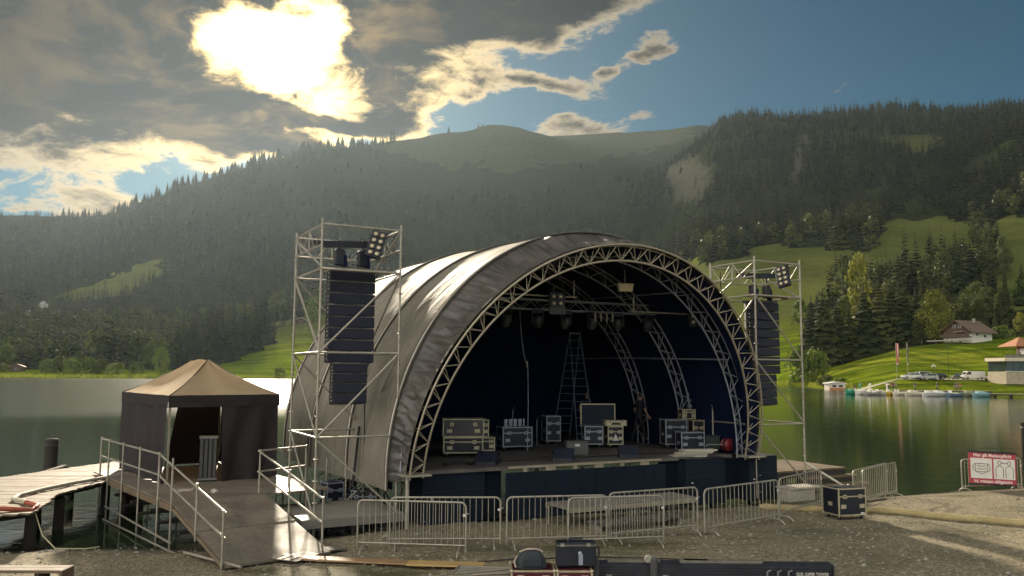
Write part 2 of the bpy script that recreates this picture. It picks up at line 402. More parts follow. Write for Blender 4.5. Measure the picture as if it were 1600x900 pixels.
MEADOWS = [
 [(1085, 398), (1110, 410), (1190, 388), (1290, 386), (1375, 400), (1385, 345), (1480, 340), (1530, 345), (1540, 405), (1400, 425), (1300, 432), (1330, 470), (1255, 480), (1250, 590), (1060, 590), (1060, 430)],
 [(1375, 205), (1440, 200), (1495, 207), (1470, 234), (1400, 226)],
 [(1555, 340), (1700, 330), (1700, 480), (1550, 475), (1562, 400)],
 [(330, 590), (325, 552), (420, 537), (425, 508), (500, 490), (640, 495), (640, 592)],
 [(85, 468), (120, 445), (190, 422), (235, 408), (262, 405), (210, 462), (120, 474)],
 [(600, 230), (640, 190), (760, 160), (860, 190), (1000, 180), (1100, 176), (1075, 207), (1000, 235), (900, 250), (800, 262), (700, 255)],
]
def meadow_mask(X, Y, Zv):
    px, py = sight(X, Y, Zv); jx = (fbm(np.asarray(X) / 30, np.asarray(Y) / 30, 5, 3) - .5) * 44; jy = (fbm(np.asarray(X) / 30, np.asarray(Y) / 30, 25, 3) - .5) * 24
    r = np.zeros(np.shape(px), bool)
    for poly in MEADOWS: r |= inside(px + jx, py + jy, poly)
    Yv = np.asarray(Y)
    r |= (px > 1270) & (Yv < 288); r |= (px < 640) & (Yv < 452); r |= (Yv < 320) & (px < 1300)
    return r
ROCKS = [[(1035, 262), (1085, 240), (1120, 262), (1105, 312), (1060, 315)], [(1240, 285), (1262, 205), (1275, 208), (1255, 285)]]
mm_ = meadow_mask(TX, TY, Z).astype(float)
pxg, pyg = sight(TX, TY, Z); rk = np.zeros_like(mm_)
for poly in ROCKS: rk = np.maximum(rk, inside(pxg + (fbm(TX / 25, TY / 25, 40, 3) - .5) * 30, pyg + (fbm(TX / 25, TY / 25, 41, 3) - .5) * 18, poly).astype(float))
idx = np.arange(NB * ND).reshape(NB, ND)
faces = np.stack([idx[:-1, :-1], idx[1:, :-1], idx[1:, 1:], idx[:-1, 1:]], -1).reshape(-1, 4)
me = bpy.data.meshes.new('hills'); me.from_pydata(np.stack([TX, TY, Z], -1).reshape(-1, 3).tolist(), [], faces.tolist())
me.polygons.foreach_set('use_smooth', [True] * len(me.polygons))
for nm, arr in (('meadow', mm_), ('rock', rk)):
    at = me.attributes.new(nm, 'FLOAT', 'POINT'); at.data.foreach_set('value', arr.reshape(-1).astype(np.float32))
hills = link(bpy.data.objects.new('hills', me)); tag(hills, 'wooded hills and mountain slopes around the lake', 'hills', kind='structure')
def fuzz_normal(t, amount, scale):
    """upright blades and leaves catch light from the side: shading normals scattered about the surface normal"""
    nn = t.n('ShaderNodeTexNoise'); t.put(nn.inputs['Vector'], t.pos); nn.inputs['Scale'].default_value = scale; nn.inputs['Detail'].default_value = 2.0
    c = t.n('ShaderNodeVectorMath', operation='SUBTRACT'); t.put(c.inputs[0], nn.outputs[1]); c.inputs[1].default_value = (0.5, 0.5, 0.45)
    s = t.n('ShaderNodeVectorMath', operation='SCALE'); t.put(s.inputs[0], c.outputs[0]); s.inputs[3].default_value = amount
    g = t.n('ShaderNodeNewGeometry')
    a = t.n('ShaderNodeVectorMath', operation='ADD'); t.put(a.inputs[0], g.outputs['Normal']); t.put(a.inputs[1], s.outputs[0])
    o = t.n('ShaderNodeVectorMath', operation='NORMALIZE'); t.put(o.inputs[0], a.outputs[0])
    t.put(t.b.inputs['Normal'], o.outputs[0])
t = MT('hill_ground')
g1 = t.noise(t.pos, 0.012, 5.0, 0.6); g2 = t.noise(t.pos, 0.11, 5.0, 0.65); g3 = t.noise(t.scale(t.pos, (0.03, 0.2, 0.3)), 1.0, 3.0)
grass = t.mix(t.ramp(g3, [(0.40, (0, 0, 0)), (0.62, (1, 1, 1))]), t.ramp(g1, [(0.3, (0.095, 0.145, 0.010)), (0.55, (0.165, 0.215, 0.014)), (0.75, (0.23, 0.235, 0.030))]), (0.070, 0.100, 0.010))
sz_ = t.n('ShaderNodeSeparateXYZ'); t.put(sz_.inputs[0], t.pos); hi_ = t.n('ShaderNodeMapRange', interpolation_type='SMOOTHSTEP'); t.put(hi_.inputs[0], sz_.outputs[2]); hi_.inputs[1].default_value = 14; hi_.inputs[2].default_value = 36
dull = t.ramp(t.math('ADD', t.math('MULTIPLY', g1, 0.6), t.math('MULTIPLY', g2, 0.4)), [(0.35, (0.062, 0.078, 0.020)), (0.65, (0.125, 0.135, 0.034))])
summit_shade = t.n('ShaderNodeMapRange', interpolation_type='SMOOTHSTEP'); t.put(summit_shade.inputs[0], sz_.outputs[2]); summit_shade.inputs[1].default_value = 220; summit_shade.inputs[2].default_value = 420
dull = t.mix(summit_shade.outputs[0], dull, t.ramp(g2, [(0.35, (0.030, 0.036, 0.014)), (0.65, (0.058, 0.060, 0.024))]))  # summit grass darkened to stand in for its shaded, hazy side
grass = t.mix(hi_.outputs[0], grass, dull)      # lush lakeside hay meadow below, duller pasture above
wood = t.ramp(g2, [(0.3, (0.012, 0.018, 0.008)), (0.7, (0.035, 0.042, 0.016))])
mw = t.math('ADD', t.attr('meadow'), t.math('MULTIPLY', t.math('SUBTRACT', g2, 0.5), 0.5))
mm2 = t.n('ShaderNodeMapRange'); t.put(mm2.inputs[0], mw); mm2.inputs[1].default_value = 0.4; mm2.inputs[2].default_value = 0.6
c = t.mix(mm2.outputs[0], wood, grass)
c = t.mix(t.math('MULTIPLY', t.attr('rock'), t.math('MULTIPLY', g2, 1.2), True), c, (0.095, 0.088, 0.068))
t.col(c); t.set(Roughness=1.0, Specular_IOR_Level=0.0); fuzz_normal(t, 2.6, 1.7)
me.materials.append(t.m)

# ---------------------------------------------------------------- lake, and the gravel shore the camera stands over
def sheet(name, xs, ys, zf, mat):
    P = [[(x, y, zf(x, y)) for y in ys] for x in xs]
    o = MB().grid(P).obj(name, mat); return o
t = MT('lake_water')
t.col((0.020, 0.034, 0.016)); t.set(Roughness=0.045, IOR=1.33, Specular_IOR_Level=0.5)
wv = t.scale(t.pos, (0.55, 1.0, 1.0)); wa = t.noise(wv, 0.9, 4.0, 0.55, 0.4); wb = t.noise(wv, 3.6, 4.0, 0.6)
sx = t.n('ShaderNodeSeparateXYZ'); t.put(sx.inputs[0], t.pos)
# wind-ruffled water far out and to the left, sheltered water near the shore and on the right
jit = t.math('MULTIPLY', t.math('SUBTRACT', t.noise(t.scale(t.pos, (0.012, 0.05, 1)), 1.0, 4.0), 0.5), 60.0)
far = t.n('ShaderNodeMapRange', interpolation_type='SMOOTHSTEP'); t.put(far.inputs[0], t.math('ADD', t.math('SUBTRACT', sx.outputs[1], t.math('MULTIPLY', sx.outputs[0], 1.1)), jit))
far.inputs[1].default_value = 80; far.inputs[2].default_value = 135; far.inputs[3].default_value = 0.13; far.inputs[4].default_value = 0.5
hh = t.math('ADD', t.math('MULTIPLY', wa, 0.6), t.math('MULTIPLY', wb, 0.25))
bp = t.n('ShaderNodeBump'); t.put(bp.inputs['Height'], hh); t.put(bp.inputs['Strength'], far.outputs[0]); bp.inputs['Distance'].default_value = 0.16
t.put(t.b.inputs['Normal'], bp.outputs[0])
rr = t.n('ShaderNodeMapRange'); t.put(rr.inputs[0], far.outputs[0]); rr.inputs[1].default_value = 0.13; rr.inputs[2].default_value = 0.5; rr.inputs[3].default_value = 0.04; rr.inputs[4].default_value = 0.16
t.put(t.b.inputs['Roughness'], rr.outputs[0])
lake = MB().add([(-420, 12, WATER_Z), (420, 12, WATER_Z), (420, 445, WATER_Z), (-420, 445, WATER_Z)], [(0, 1, 2, 3)]).obj('lake_water', t.m)
tag(lake, 'calm green lake behind the stage', 'lake', kind='structure')
SHORE_X = [-400, -60, -20, -12.5, -8.5, -5.5, -2.0, 3.0, 7.0, 10.5, 13.4, 19.0, 40.0, 400]
SHORE_Y = [15.0, 17.5, 19.3, 19.6, 19.7, 20.4, 23.5, 25.2, 26.6, 27.0, 28.6, 31.2, 40.0, 70.0]
def shore(x, y):
    s = np.interp(x, SHORE_X, SHORE_Y) + (fbm(x / 2.3, 0.3, 2, 3) - 0.5) * 0.9 - y          # > 0 on land
    base = 0.0 if s > 2.2 else (-0.30 + 0.30 * max(-3.0, s) / 2.2 if s < 2.2 else 0)
    bumpy = float((fbm(x / 1.7, y / 1.7, 4, 4) - 0.5) * 0.09 + (fbm(x / 6, y / 6, 9, 2) - .5) * .12) if abs(x) < 60 and y > -20 else 0
    calm = 1.0 if y > 8 else 1.0
    return base + bumpy * calm - 0.02
xs = [-700, -300, -120, -60, -40] + list(np.linspace(-26, 26, 209)) + [40, 60, 120, 300, 700]
ys = [-700, -300, -120, -60, -30, -15, -5, 2] + list(np.linspace(6, 34, 125)) + [40, 50, 75, 100]
t = MT('gravel')
a = t.noise(t.pos, 0.35, 5.0, 0.62); b = t.noise(t.pos, 9.0, 4.0, 0.7); 
vo = t.n('ShaderNodeTexVoronoi'); t.put(vo.inputs['Vector'], t.pos); vo.inputs['Scale'].default_value = 26.0
vo2 = t.n('ShaderNodeTexVoronoi'); t.put(vo2.inputs['Vector'], t.pos); vo2.inputs['Scale'].default_value = 70.0
c = t.ramp(b, [(0.28, (0.18, 0.152, 0.100)), (0.5, (0.38, 0.332, 0.225)), (0.74, (0.62, 0.545, 0.385))])
bw = t.n('ShaderNodeRGBToBW'); t.put(bw.inputs[0], vo.outputs['Color'])
c = t.mix(0.75, c, t.ramp(bw.outputs[0], [(0.2, (0.42, 0.40, 0.36)), (0.8, (1.0, 0.97, 0.90))]), 'MULTIPLY')
c = t.mix(t.ramp(a, [(0.40, (0, 0, 0)), (0.62, (1, 1, 1))]), c, t.mix(0.5, c, (0.12, 0.108, 0.072)))
moss = t.ramp(t.noise(t.scale(t.pos, (0.16, 0.42, 1)), 1.0, 4.0, 0.6), [(0.53, (0, 0, 0)), (0.66, (1, 1, 1))])
c = t.mix(t.math('MULTIPLY', moss, 0.65), c, (0.060, 0.062, 0.018))
sy = t.n('ShaderNodeSeparateXYZ'); t.put(sy.inputs[0], t.pos)
wet = t.n('ShaderNodeMapRange'); t.put(wet.inputs[0], sy.outputs[2]); wet.inputs[1].default_value = -0.10; wet.inputs[2].default_value = -0.27
c = t.mix(wet.outputs[0], c, (0.045, 0.038, 0.026))
t.col(c); t.set(Roughness=0.85, Specular_IOR_Level=0.25)
hgt = t.math('ADD', t.math('MULTIPLY', vo.outputs[0], -0.6), t.math('ADD', t.math('MULTIPLY', vo2.outputs[0], -0.25), t.math('MULTIPLY', b, 0.5)))
t.bump(hgt, 0.95, 0.06)
gravel_mat = t.m
ground = sheet('ground', xs, ys, shore, gravel_mat); tag(ground, 'grey brown gravel shore in front of the stage', 'ground', kind='structure')
# land that carries the lake basin on to the horizon, beyond and beside the hills
t = MT('far_land'); t.col(t.ramp(t.noise(t.pos, 0.01, 4.0), [(0.35, (0.03, 0.05, 0.014)), (0.65, (0.09, 0.12, 0.02))])); t.set(Roughness=0.9)
ring = [(-3150, -1200, -4.6), (3150, -1200, -4.6), (3150, 3020, -4.6), (-3150, 3020, -4.6)]
tag(MB().add(ring, [(0, 1, 2, 3)]).obj('terrain', t.m), 'low land reaching out to the horizon', 'terrain', kind='structure')
# loose stones on the gravel
m = MB(); rg = random.Random(31)
for i in range(5200):
    y_ = 11.5 + 16 * rg.random() ** 1.6; x_ = rg.uniform(-.66, .66) * y_; r_ = rg.uniform(.012, .045) * (1 if rg.random() < .93 else 1.9)
    if float(np.interp(x_, SHORE_X, SHORE_Y)) - y_ < -0.6: continue
    z_ = shore(x_, y_); q = [(x_ + r_ * rg.uniform(.6, 1.3) * a_, y_ + r_ * rg.uniform(.6, 1.3) * b_, z_ + r_ * c_ * rg.uniform(.5, .9)) for a_, b_, c_ in ((1, 0, .2), (0, 1, .2), (-1, 0, .2), (0, -1, .2), (.15, .1, 1), (0, 0, -.6))]
    m.add(q, [(0, 1, 4), (1, 2, 4), (2, 3, 4), (3, 0, 4), (1, 0, 5), (2, 1, 5), (3, 2, 5), (0, 3, 5)])
tag(m.obj('pebbles', plain('pebble_stone', (.27, .25, .20), .85, 0, .5, 9.0)), 'loose pebbles scattered on the gravel', 'pebbles', kind='stuff')
def gz(x, y): return float(ground_z(x, y))
def land(px, D, dz=0.0):
    """map position on the hills at a bearing and distance"""
    x = (px - 800) / FPX * D; return (x, D, gz(x, D) + dz)

# ---------------------------------------------------------------- trees
t = MT('spruce_needles')
a = t.noise(t.pos, 0.35, 3.0); oi = t.n('ShaderNodeObjectInfo').outputs['Random']; big = t.noise(t.pos, 0.009, 3.0)
c = t.ramp(t.math('ADD', t.math('ADD', t.math('MULTIPLY', a, 0.25), t.math('MULTIPLY', big, 0.55)), t.math('MULTIPLY', oi, 0.25)), [(0.25, (0.014, 0.020, 0.008)), (0.55, (0.027, 0.035, 0.012)), (0.85, (0.085, 0.086, 0.022))])
t.col(c); t.set(Roughness=0.9, Specular_IOR_Level=0.08)
def leafy(name, lo, hi, trans=0.35):
    t = MT(name); a = t.noise(t.pos, 0.5, 3.0); oi = t.n('ShaderNodeObjectInfo').outputs['Random']
    c = t.ramp(t.math('ADD', t.math('MULTIPLY', a, 0.7), t.math('MULTIPLY', oi, 0.3)), [(0.3, lo), (0.75, hi)])
    t.col(c); t.set(Roughness=0.6, Specular_IOR_Level=0.25)
    tr = t.n('ShaderNodeBsdfTranslucent'); t.put(tr.inputs[0], c); mx = t.n('ShaderNodeMixShader'); mx.inputs[0].default_value = trans
    t.t.links.new(t.b.outputs[0], mx.inputs[1]); t.t.links.new(tr.outputs[0], mx.inputs[2]); t.t.links.new(mx.outputs[0], t.out.inputs[0])
    return t.m
NEEDLE = t.m
LEAF = [leafy('leaf_green', (0.055, 0.09, 0.014), (0.15, 0.19, 0.03)), leafy('leaf_yellow', (0.15, 0.16, 0.022), (0.30, 0.29, 0.05), 0.4), leafy('leaf_olive', (0.045, 0.06, 0.014), (0.11, 0.125, 0.028))]
BARK = plain('bark', (0.07, 0.052, 0.036), 0.9, 0, 0.35, 3.0)
def spruce_mesh(h, rb, whorls, nb, seed, low=False):
    rnd = random.Random(seed); m = MB()
    for k in range(whorls):
        f = (k + 0.3 * rnd.random()) / whorls; z = h * (0.07 + 0.91 * f); r = rb * (1 - f) ** 0.85 * rnd.uniform(0.82, 1.15) + 0.12
        if k == whorls - 1: r *= 0.6
        o = rnd.random() * 6.28
        for j in range(nb):
            a = o + 6.283 * j / nb + rnd.uniform(-.25, .25); rr_ = r * rnd.uniform(0.65, 1.2); wd = rr_ * rnd.uniform(0.30, 0.46) + 0.1
            dr = rr_ * rnd.uniform(0.30, 0.62); c_, s_ = math.cos(a), math.sin(a)
            p0 = (0, 0, z + 0.10 * rr_); tip = (c_ * rr_, s_ * rr_, z - dr)
            mid = (c_ * rr_ * .55, s_ * rr_ * .55, z - dr * .35)
            l = (mid[0] - s_ * wd, mid[1] + c_ * wd, mid[2] - 0.35 * wd); r2 = (mid[0] + s_ * wd, mid[1] - c_ * wd, mid[2] - 0.35 * wd)
            if low: m.add([p0, l, tip, r2], [(0, 1, 2), (0, 2, 3)])
            else:
                q1 = (tip[0] - s_ * wd * .55, tip[1] + c_ * wd * .55, tip[2] - .12 * rr_); q2 = (tip[0] + s_ * wd * .55, tip[1] - c_ * wd * .55, tip[2] - .12 * rr_)
                hl = (l[0] * 1.02, l[1] * 1.02, l[2] - .32 * rr_); hr = (r2[0] * 1.02, r2[1] * 1.02, r2[2] - .32 * rr_)
                m.add([p0, l, tip, r2, q1, q2, mid, hl, hr], [(0, 1, 6), (0, 6, 3), (6, 1, 4), (6, 4, 2), (6, 2, 5), (6, 5, 3), (1, 7, 4), (3, 5, 8)])
    m.add([(0.15, 0, h * .9), (-.08, .13, h * .9), (-.08, -.13, h * .9), (0, 0, h * 1.02)], [(0, 1, 3), (1, 2, 3), (2, 0, 3)])
    return m
def trunk_mesh(h, r, seed, limbs=0, lh=0.4, spread=1.0):
    rnd = random.Random(seed); m = MB(); x = y = 0; pts = []; rs = []
    for k in range(6):
        f = k / 5; pts.append((x, y, h * f)); rs.append(r * (1 - 0.8 * f)); x += rnd.uniform(-.02, .02) * h * .4; y += rnd.uniform(-.02, .02) * h * .4
    m.tube(pts, rs, 7)
    for j in range(limbs):
        a = j * 2.4 + rnd.random(); z = h * rnd.uniform(lh, .8); l = spread * rnd.uniform(.5, .9)
        m.tube([(0, 0, z), (math.cos(a) * l * .5, math.sin(a) * l * .5, z + l * .35), (math.cos(a) * l, math.sin(a) * l, z + l * .85)], [r * .4, r * .25, r * .08], 5)
    return m
def crown_mesh(h, rx, z0, seed, n=1500, leaf=0.42, lobes=9, shape=1.0):
    """leaf-sized faces gathered in clumps through the crown's volume, gaps between"""
    rnd = random.Random(seed); m = MB(); cl = []
    for k in range(lobes * 4):
        f = rnd.random() ** 0.8; z = z0 + (h - z0) * (0.06 + 0.9 * f)
        env = rx * math.sin(math.pi * min(1, max(0.05, 0.18 + 0.80 * f))) ** (0.7 * shape); a = rnd.random() * 6.283; q = env * math.sqrt(rnd.uniform(0.05, 0.85))
        cl.append((q * math.cos(a), q * math.sin(a), z, rx * rnd.uniform(0.20, 0.40)))
    for i in range(n):
        cx, cy_, cz, cr = cl[i % len(cl)]
        v = Vector((rnd.gauss(0, 1), rnd.gauss(0, 1), rnd.gauss(0, 0.8))).normalized() * cr * rnd.uniform(.55, 1.08)
        p = Vector((cx, cy_, cz)) + v; s = leaf * rnd.uniform(.6, 1.3)
        nrm = (v.normalized() + Vector((rnd.uniform(-.8, .8), rnd.uniform(-.8, .8), rnd.uniform(-.4, .9)))).normalized()
        x = nrm.orthogonal().normalized(); x = Matrix.Rotation(rnd.random() * 6.28, 3, nrm) @ x; y = nrm.cross(x)
        m.add([p - x * s * .5, p - y * s * .32 + x * s * .1, p + x * s * .6, p + y * s * .32 + x * s * .1], [(0, 1, 2, 3)])
    return m
# far wood: one mass of many spruces and broadleaf crowns
protos = bpy.data.collections.new('wood_prototypes')
for i in range(4):
    o = bpy.data.objects.new('wood_spruce', spruce_mesh(1.0 * 24, (3.6, 4.2, 3.1, 3.8)[i], (13, 12, 15, 11)[i], 7, 50 + i, True).mesh('wood_spruce', NEEDLE)); protos.objects.link(o)
for i in range(2):
    o = bpy.data.objects.new('wood_tree', crown_mesh(16, 5.0, 1.0, 70 + i, 260, 1.9, 8).mesh('wood_tree', LEAF[2])); protos.objects.link(o)
cand = 60000
rng = np.random.default_rng(5)
bx = rng.uniform(-0.72, 0.74, cand); bd = np.exp(rng.uniform(math.log(300), math.log(2450), cand))
X_, Y_ = bx * bd, bd; Zg = ground_z(X_, Y_); px_, py_ = sight(X_, Y_, Zg)
ok = (Zg > 3) & ~meadow_mask(X_, Y_, Zg)
ok &= ~((px_ > 270) & (px_ < 425) & (Y_ < 640))
ok &= ~((px_ > 1240) & (Y_ < 430))
ok &= ~((px_ > 600) & (px_ < 1110) & ((px_ < 960) | (Y_ > 1750)) & (py_ < 288 + (fbm(X_ / 90, Y_ / 90, 31, 3) - .5) * 190))
for poly in ROCKS: ok &= ~(inside(px_, py_, poly) & (rng.random(cand) < 0.8))
ok &= (fbm(X_ / 65, Y_ / 65, 21, 3) > np.where((px_ < 1120) & (Y_ > 700), 0.43, 0.34)) | (rng.random(cand) < 0.10)
ok &= ~((px_ > 420) & (px_ < 980) & (Y_ > 900) & (py_ < 345 + (fbm(X_ / 120, Y_ / 120, 35, 3) - .5) * 150) & (py_ > 232 - np.clip(px_ - 560, -200, 0) * 0.18) & (rng.random(cand) < 0.72))
ok &= rng.random(cand) < np.clip((bd / 1150) ** 1.0, 0.30, 0.62)
X_, Y_, Zg, px_, py_ = X_[ok], Y_[ok], Zg[ok], px_[ok], py_[ok]
pm = bpy.data.meshes.new('mountain_forest'); pm.from_pydata(np.stack([X_, Y_, Zg - 0.5], -1).tolist(), [], [])
nv = len(X_)
broad = (rng.random(nv) < np.where(Y_ < 750, 0.22, 0.0))
ki = np.where(broad, rng.integers(4, 6, nv), rng.integers(0, 4, nv)).astype(np.int32)
sc_ = (rng.uniform(0.45, 1.15, nv) * (0.65 + 0.75 * fbm(X_ / 70, Y_ / 70, 61, 3))).astype(np.float32) * np.where(Y_ > 1700, 0.85, 1.0).astype(np.float32)
for nm, typ, arr in (('k', 'INT', ki), ('s', 'FLOAT', sc_), ('r', 'FLOAT', rng.uniform(0, 6.28, nv).astype(np.float32))):
    at = pm.attributes.new(nm, typ, 'POINT'); at.data.foreach_set('value', arr)
forest = link(bpy.data.objects.new('mountain_forest', pm)); tag(forest, 'dark spruce forest covering the mountain slopes', 'forest', kind='stuff')
ng = bpy.data.node_groups.new('scatter', 'GeometryNodeTree')
ng.interface.new_socket('Geometry', in_out='INPUT', socket_type='NodeSocketGeometry'); ng.interface.new_socket('Geometry', in_out='OUTPUT', socket_type='NodeSocketGeometry')
gi = ng.nodes.new('NodeGroupInput'); go = ng.nodes.new('NodeGroupOutput'); ip = ng.nodes.new('GeometryNodeInstanceOnPoints')
ci = ng.nodes.new('GeometryNodeCollectionInfo'); ci.inputs['Collection'].default_value = protos; ci.inputs['Separate Children'].default_value = True; ci.inputs['Reset Children'].default_value = True
def named(n, typ):
    x = ng.nodes.new('GeometryNodeInputNamedAttribute'); x.data_type = typ; x.inputs[0].default_value = n
    return next(o for o in x.outputs if o.enabled and o.name == 'Attribute')
cx = ng.nodes.new('ShaderNodeCombineXYZ'); er = ng.nodes.new('FunctionNodeEulerToRotation'); L = ng.links.new
L(gi.outputs[0], ip.inputs['Points']); L(ci.outputs[0], ip.inputs['Instance']); ip.inputs['Pick Instance'].default_value = True
L(named('k', 'INT'), ip.inputs['Instance Index']); L(named('s', 'FLOAT'), ip.inputs['Scale']); L(named('r', 'FLOAT'), cx.inputs[2]); L(cx.outputs[0], er.inputs[0]); L(er.outputs[0], ip.inputs['Rotation'])
L(ip.outputs[0], go.inputs[0])
forest.modifiers.new('scatter', 'NODES').node_group = ng

# single trees: shared crown and trunk meshes, one object each
SPR = [(spruce_mesh(20, r_, w_, 9, s_).mesh('crown', NEEDLE), trunk_mesh(19, .28, s_).mesh('trunk', BARK)) for r_, w_, s_ in ((3.4, 24, 1), (4.1, 22, 2), (2.7, 26, 3), (3.7, 20, 4))]
BRO = [[(crown_mesh(12, rx_, z0_, s_, n_, .55, 10, sh_).mesh('crown', LEAF[c_]), trunk_mesh(9, .25, s_, 6, .35, rx_ * .8).mesh('trunk', BARK)) for rx_, z0_, s_, n_, sh_ in ((3.8, 1.6, 11, 2100, 1), (4.6, 1.0, 12, 2400, .8), (3.2, 1.2, 13, 1900, 1.2))] for c_ in range(3)]
BUSH = [crown_mesh(4, 3.2, -0.6, s_, 900, .55, 8, .6).mesh('bush', LEAF[c_]) for s_, c_ in ((21, 0), (22, 2), (23, 0))]
def tree(name, label, pos, h, kind='spruce', v=0, c=0, wide=1.0, group=None, parts=True, rz=None):
    cm, tm = SPR[v % 4] if kind == 'spruce' else BRO[c][v % 3]
    base = 20.0 if kind == 'spruce' else 12.0; rz = random.random() * 6.28 if rz is None else rz
    if not parts:
        o = link(bpy.data.objects.new(name, cm)); tag(o, label, 'tree', group)
        o.location = pos; o.scale = (h / base * wide, h / base * wide, h / base); o.rotation_euler = (0, 0, rz); return o
    t_ = thing(name, label, 'tree', pos, rz, group); t_.scale = (h / base * wide, h / base * wide, h / base)
    link(bpy.data.objects.new('crown', cm), t_); link(bpy.data.objects.new('trunk', tm), t_)
    return t_
# spruces one can tell apart against the sky, along both ridges
G = 'spruces standing out on the skyline'
def ridge_pos(px):
    t_ = (px - 800) / FPX; ds = np.linspace(900, 2900, 240); zz_ = ground_z(t_ * ds, ds); k = int(np.argmax((zz_ - CAMH) / ds)); return (t_ * ds[k], ds[k], float(zz_[k]) - 1.0)
rs_ = random.Random(3)
xs_l = [90 + rs_.uniform(-3, 3) + 7 * i for i in range(9)] + [rs_.uniform(160, 420) for _ in range(62)] + [rs_.uniform(420, 560) for _ in range(34)] + [575, 580, 592, 605, 610]
for px in xs_l:
    tree('spruce', 'dark spruce standing on the left ridge against the bright sky', ridge_pos(px), rs_.uniform(17, 34), 'spruce', rs_.randrange(4), group=G + ', left', parts=False, wide=rs_.uniform(.8, 1.15))
for px, hh_ in ((697, 14), (744, 11), (751, 8), (665, 5)):
    tree('spruce', 'small lone spruce on the bare summit ridge', ridge_pos(px), hh_ * 1.3, 'spruce', px % 4, group='lone spruces on the summit', parts=False, wide=1.2)
for _ in range(120):
    px = rs_.uniform(1118, 1600); tree('spruce', 'dark spruce standing on the right wooded ridge against blue sky', ridge_pos(px), rs_.uniform(13, 24), 'spruce', rs_.randrange(4), group=G + ', right', parts=False, wide=rs_.uniform(.8, 1.1))
# ================================================================ THE STAGE
TH = 0.491; SO = Vector((2.473, 23.022, 0)); SU = Vector((math.cos(TH), math.sin(TH), 0)); SV = Vector((-math.sin(TH), math.cos(TH), 0))
def SW(s, d, z=0.0): return SO + SU * s + SV * d + Vector((0, 0, z))
ALU = plain('galvanised_steel', (0.36, 0.33, 0.265), 0.42, 0.4, 0.30, 5.0)
ALU2 = plain('truss_aluminium', (0.36, 0.315, 0.23), 0.42, 0.45, 0.18, 4.0)
DARKALU = plain('dull_truss_aluminium', (0.34, 0.36, 0.40), 0.5, 0.4, 0.2, 4.0)
BLACK = plain('black_paint', (0.010, 0.012, 0.020), 0.5, 0, 0.4, 3.0)
NAVY = plain('stage_black_cloth', (0.005, 0.011, 0.036), 0.85, 0, 0.45, 1.2, 0.25, 14.0, 0.15)
SKIRT = plain('skirt_cloth', (0.006, 0.012, 0.021), 0.8, 0, 0.35, 0.8, 0.2, 30.0, 0.2)
DECKM = plain('stage_plywood', (0.095, 0.086, 0.075), 0.6, 0, 0.4, 1.6, 0.1, 20.0)
RUBBER = plain('rubber', (0.015, 0.015, 0.016), 0.8, 0, 0.3)
LENS = plain('lamp_glass', (0.55, 0.47, 0.30), 0.18, 0.3, 0.15, 30.0)
DGREY = plain('dark_grey_plastic', (0.045, 0.046, 0.048), 0.55, 0, 0.3)
PALE = plain('pale_label', (0.62, 0.60, 0.54), 0.6, 0, 0.1)
t = MT('roof_membrane')                                # silvery PVC, dirty in long runs down the slope
a = t.noise(t.pos, 0.55, 5.0, 0.6); ob = t.scale(t.obj(), (0.5, 2.6, 0.5)); b = t.noise(ob, 1.0, 5.0, 0.65); g = t.noise(t.pos, 7.0, 4.0)
f = t.math('ADD', t.math('MULTIPLY', a, 0.45), t.math('ADD', t.math('MULTIPLY', b, 0.40), t.math('MULTIPLY', g, 0.15)))
t.col(t.ramp(f, [(0.30, (0.11, 0.098, 0.076)), (0.50, (0.205, 0.187, 0.148)), (0.72, (0.31, 0.285, 0.232))])); t.set(Roughness=0.68, Specular_IOR_Level=0.14)
t.bump(t.math('ADD', t.math('MULTIPLY', b, 0.9), t.math('ADD', t.math('MULTIPLY', a, 0.6), t.math('MULTIPLY', g, 0.12))), 0.6, 0.12)
MEMBRANE = t.m
t = MT('bonnet_cloth')
b = t.noise(t.scale(t.obj(), (1.6, 0.5, 1.6)), 1.0, 5.0, 0.65)
t.col(t.ramp(b, [(0.3, (0.045, 0.041, 0.038)), (0.7, (0.100, 0.090, 0.078))])); t.set(Roughness=0.42, Specular_IOR_Level=0.5); t.bump(b, 0.5, 0.12)
BONNET = t.m

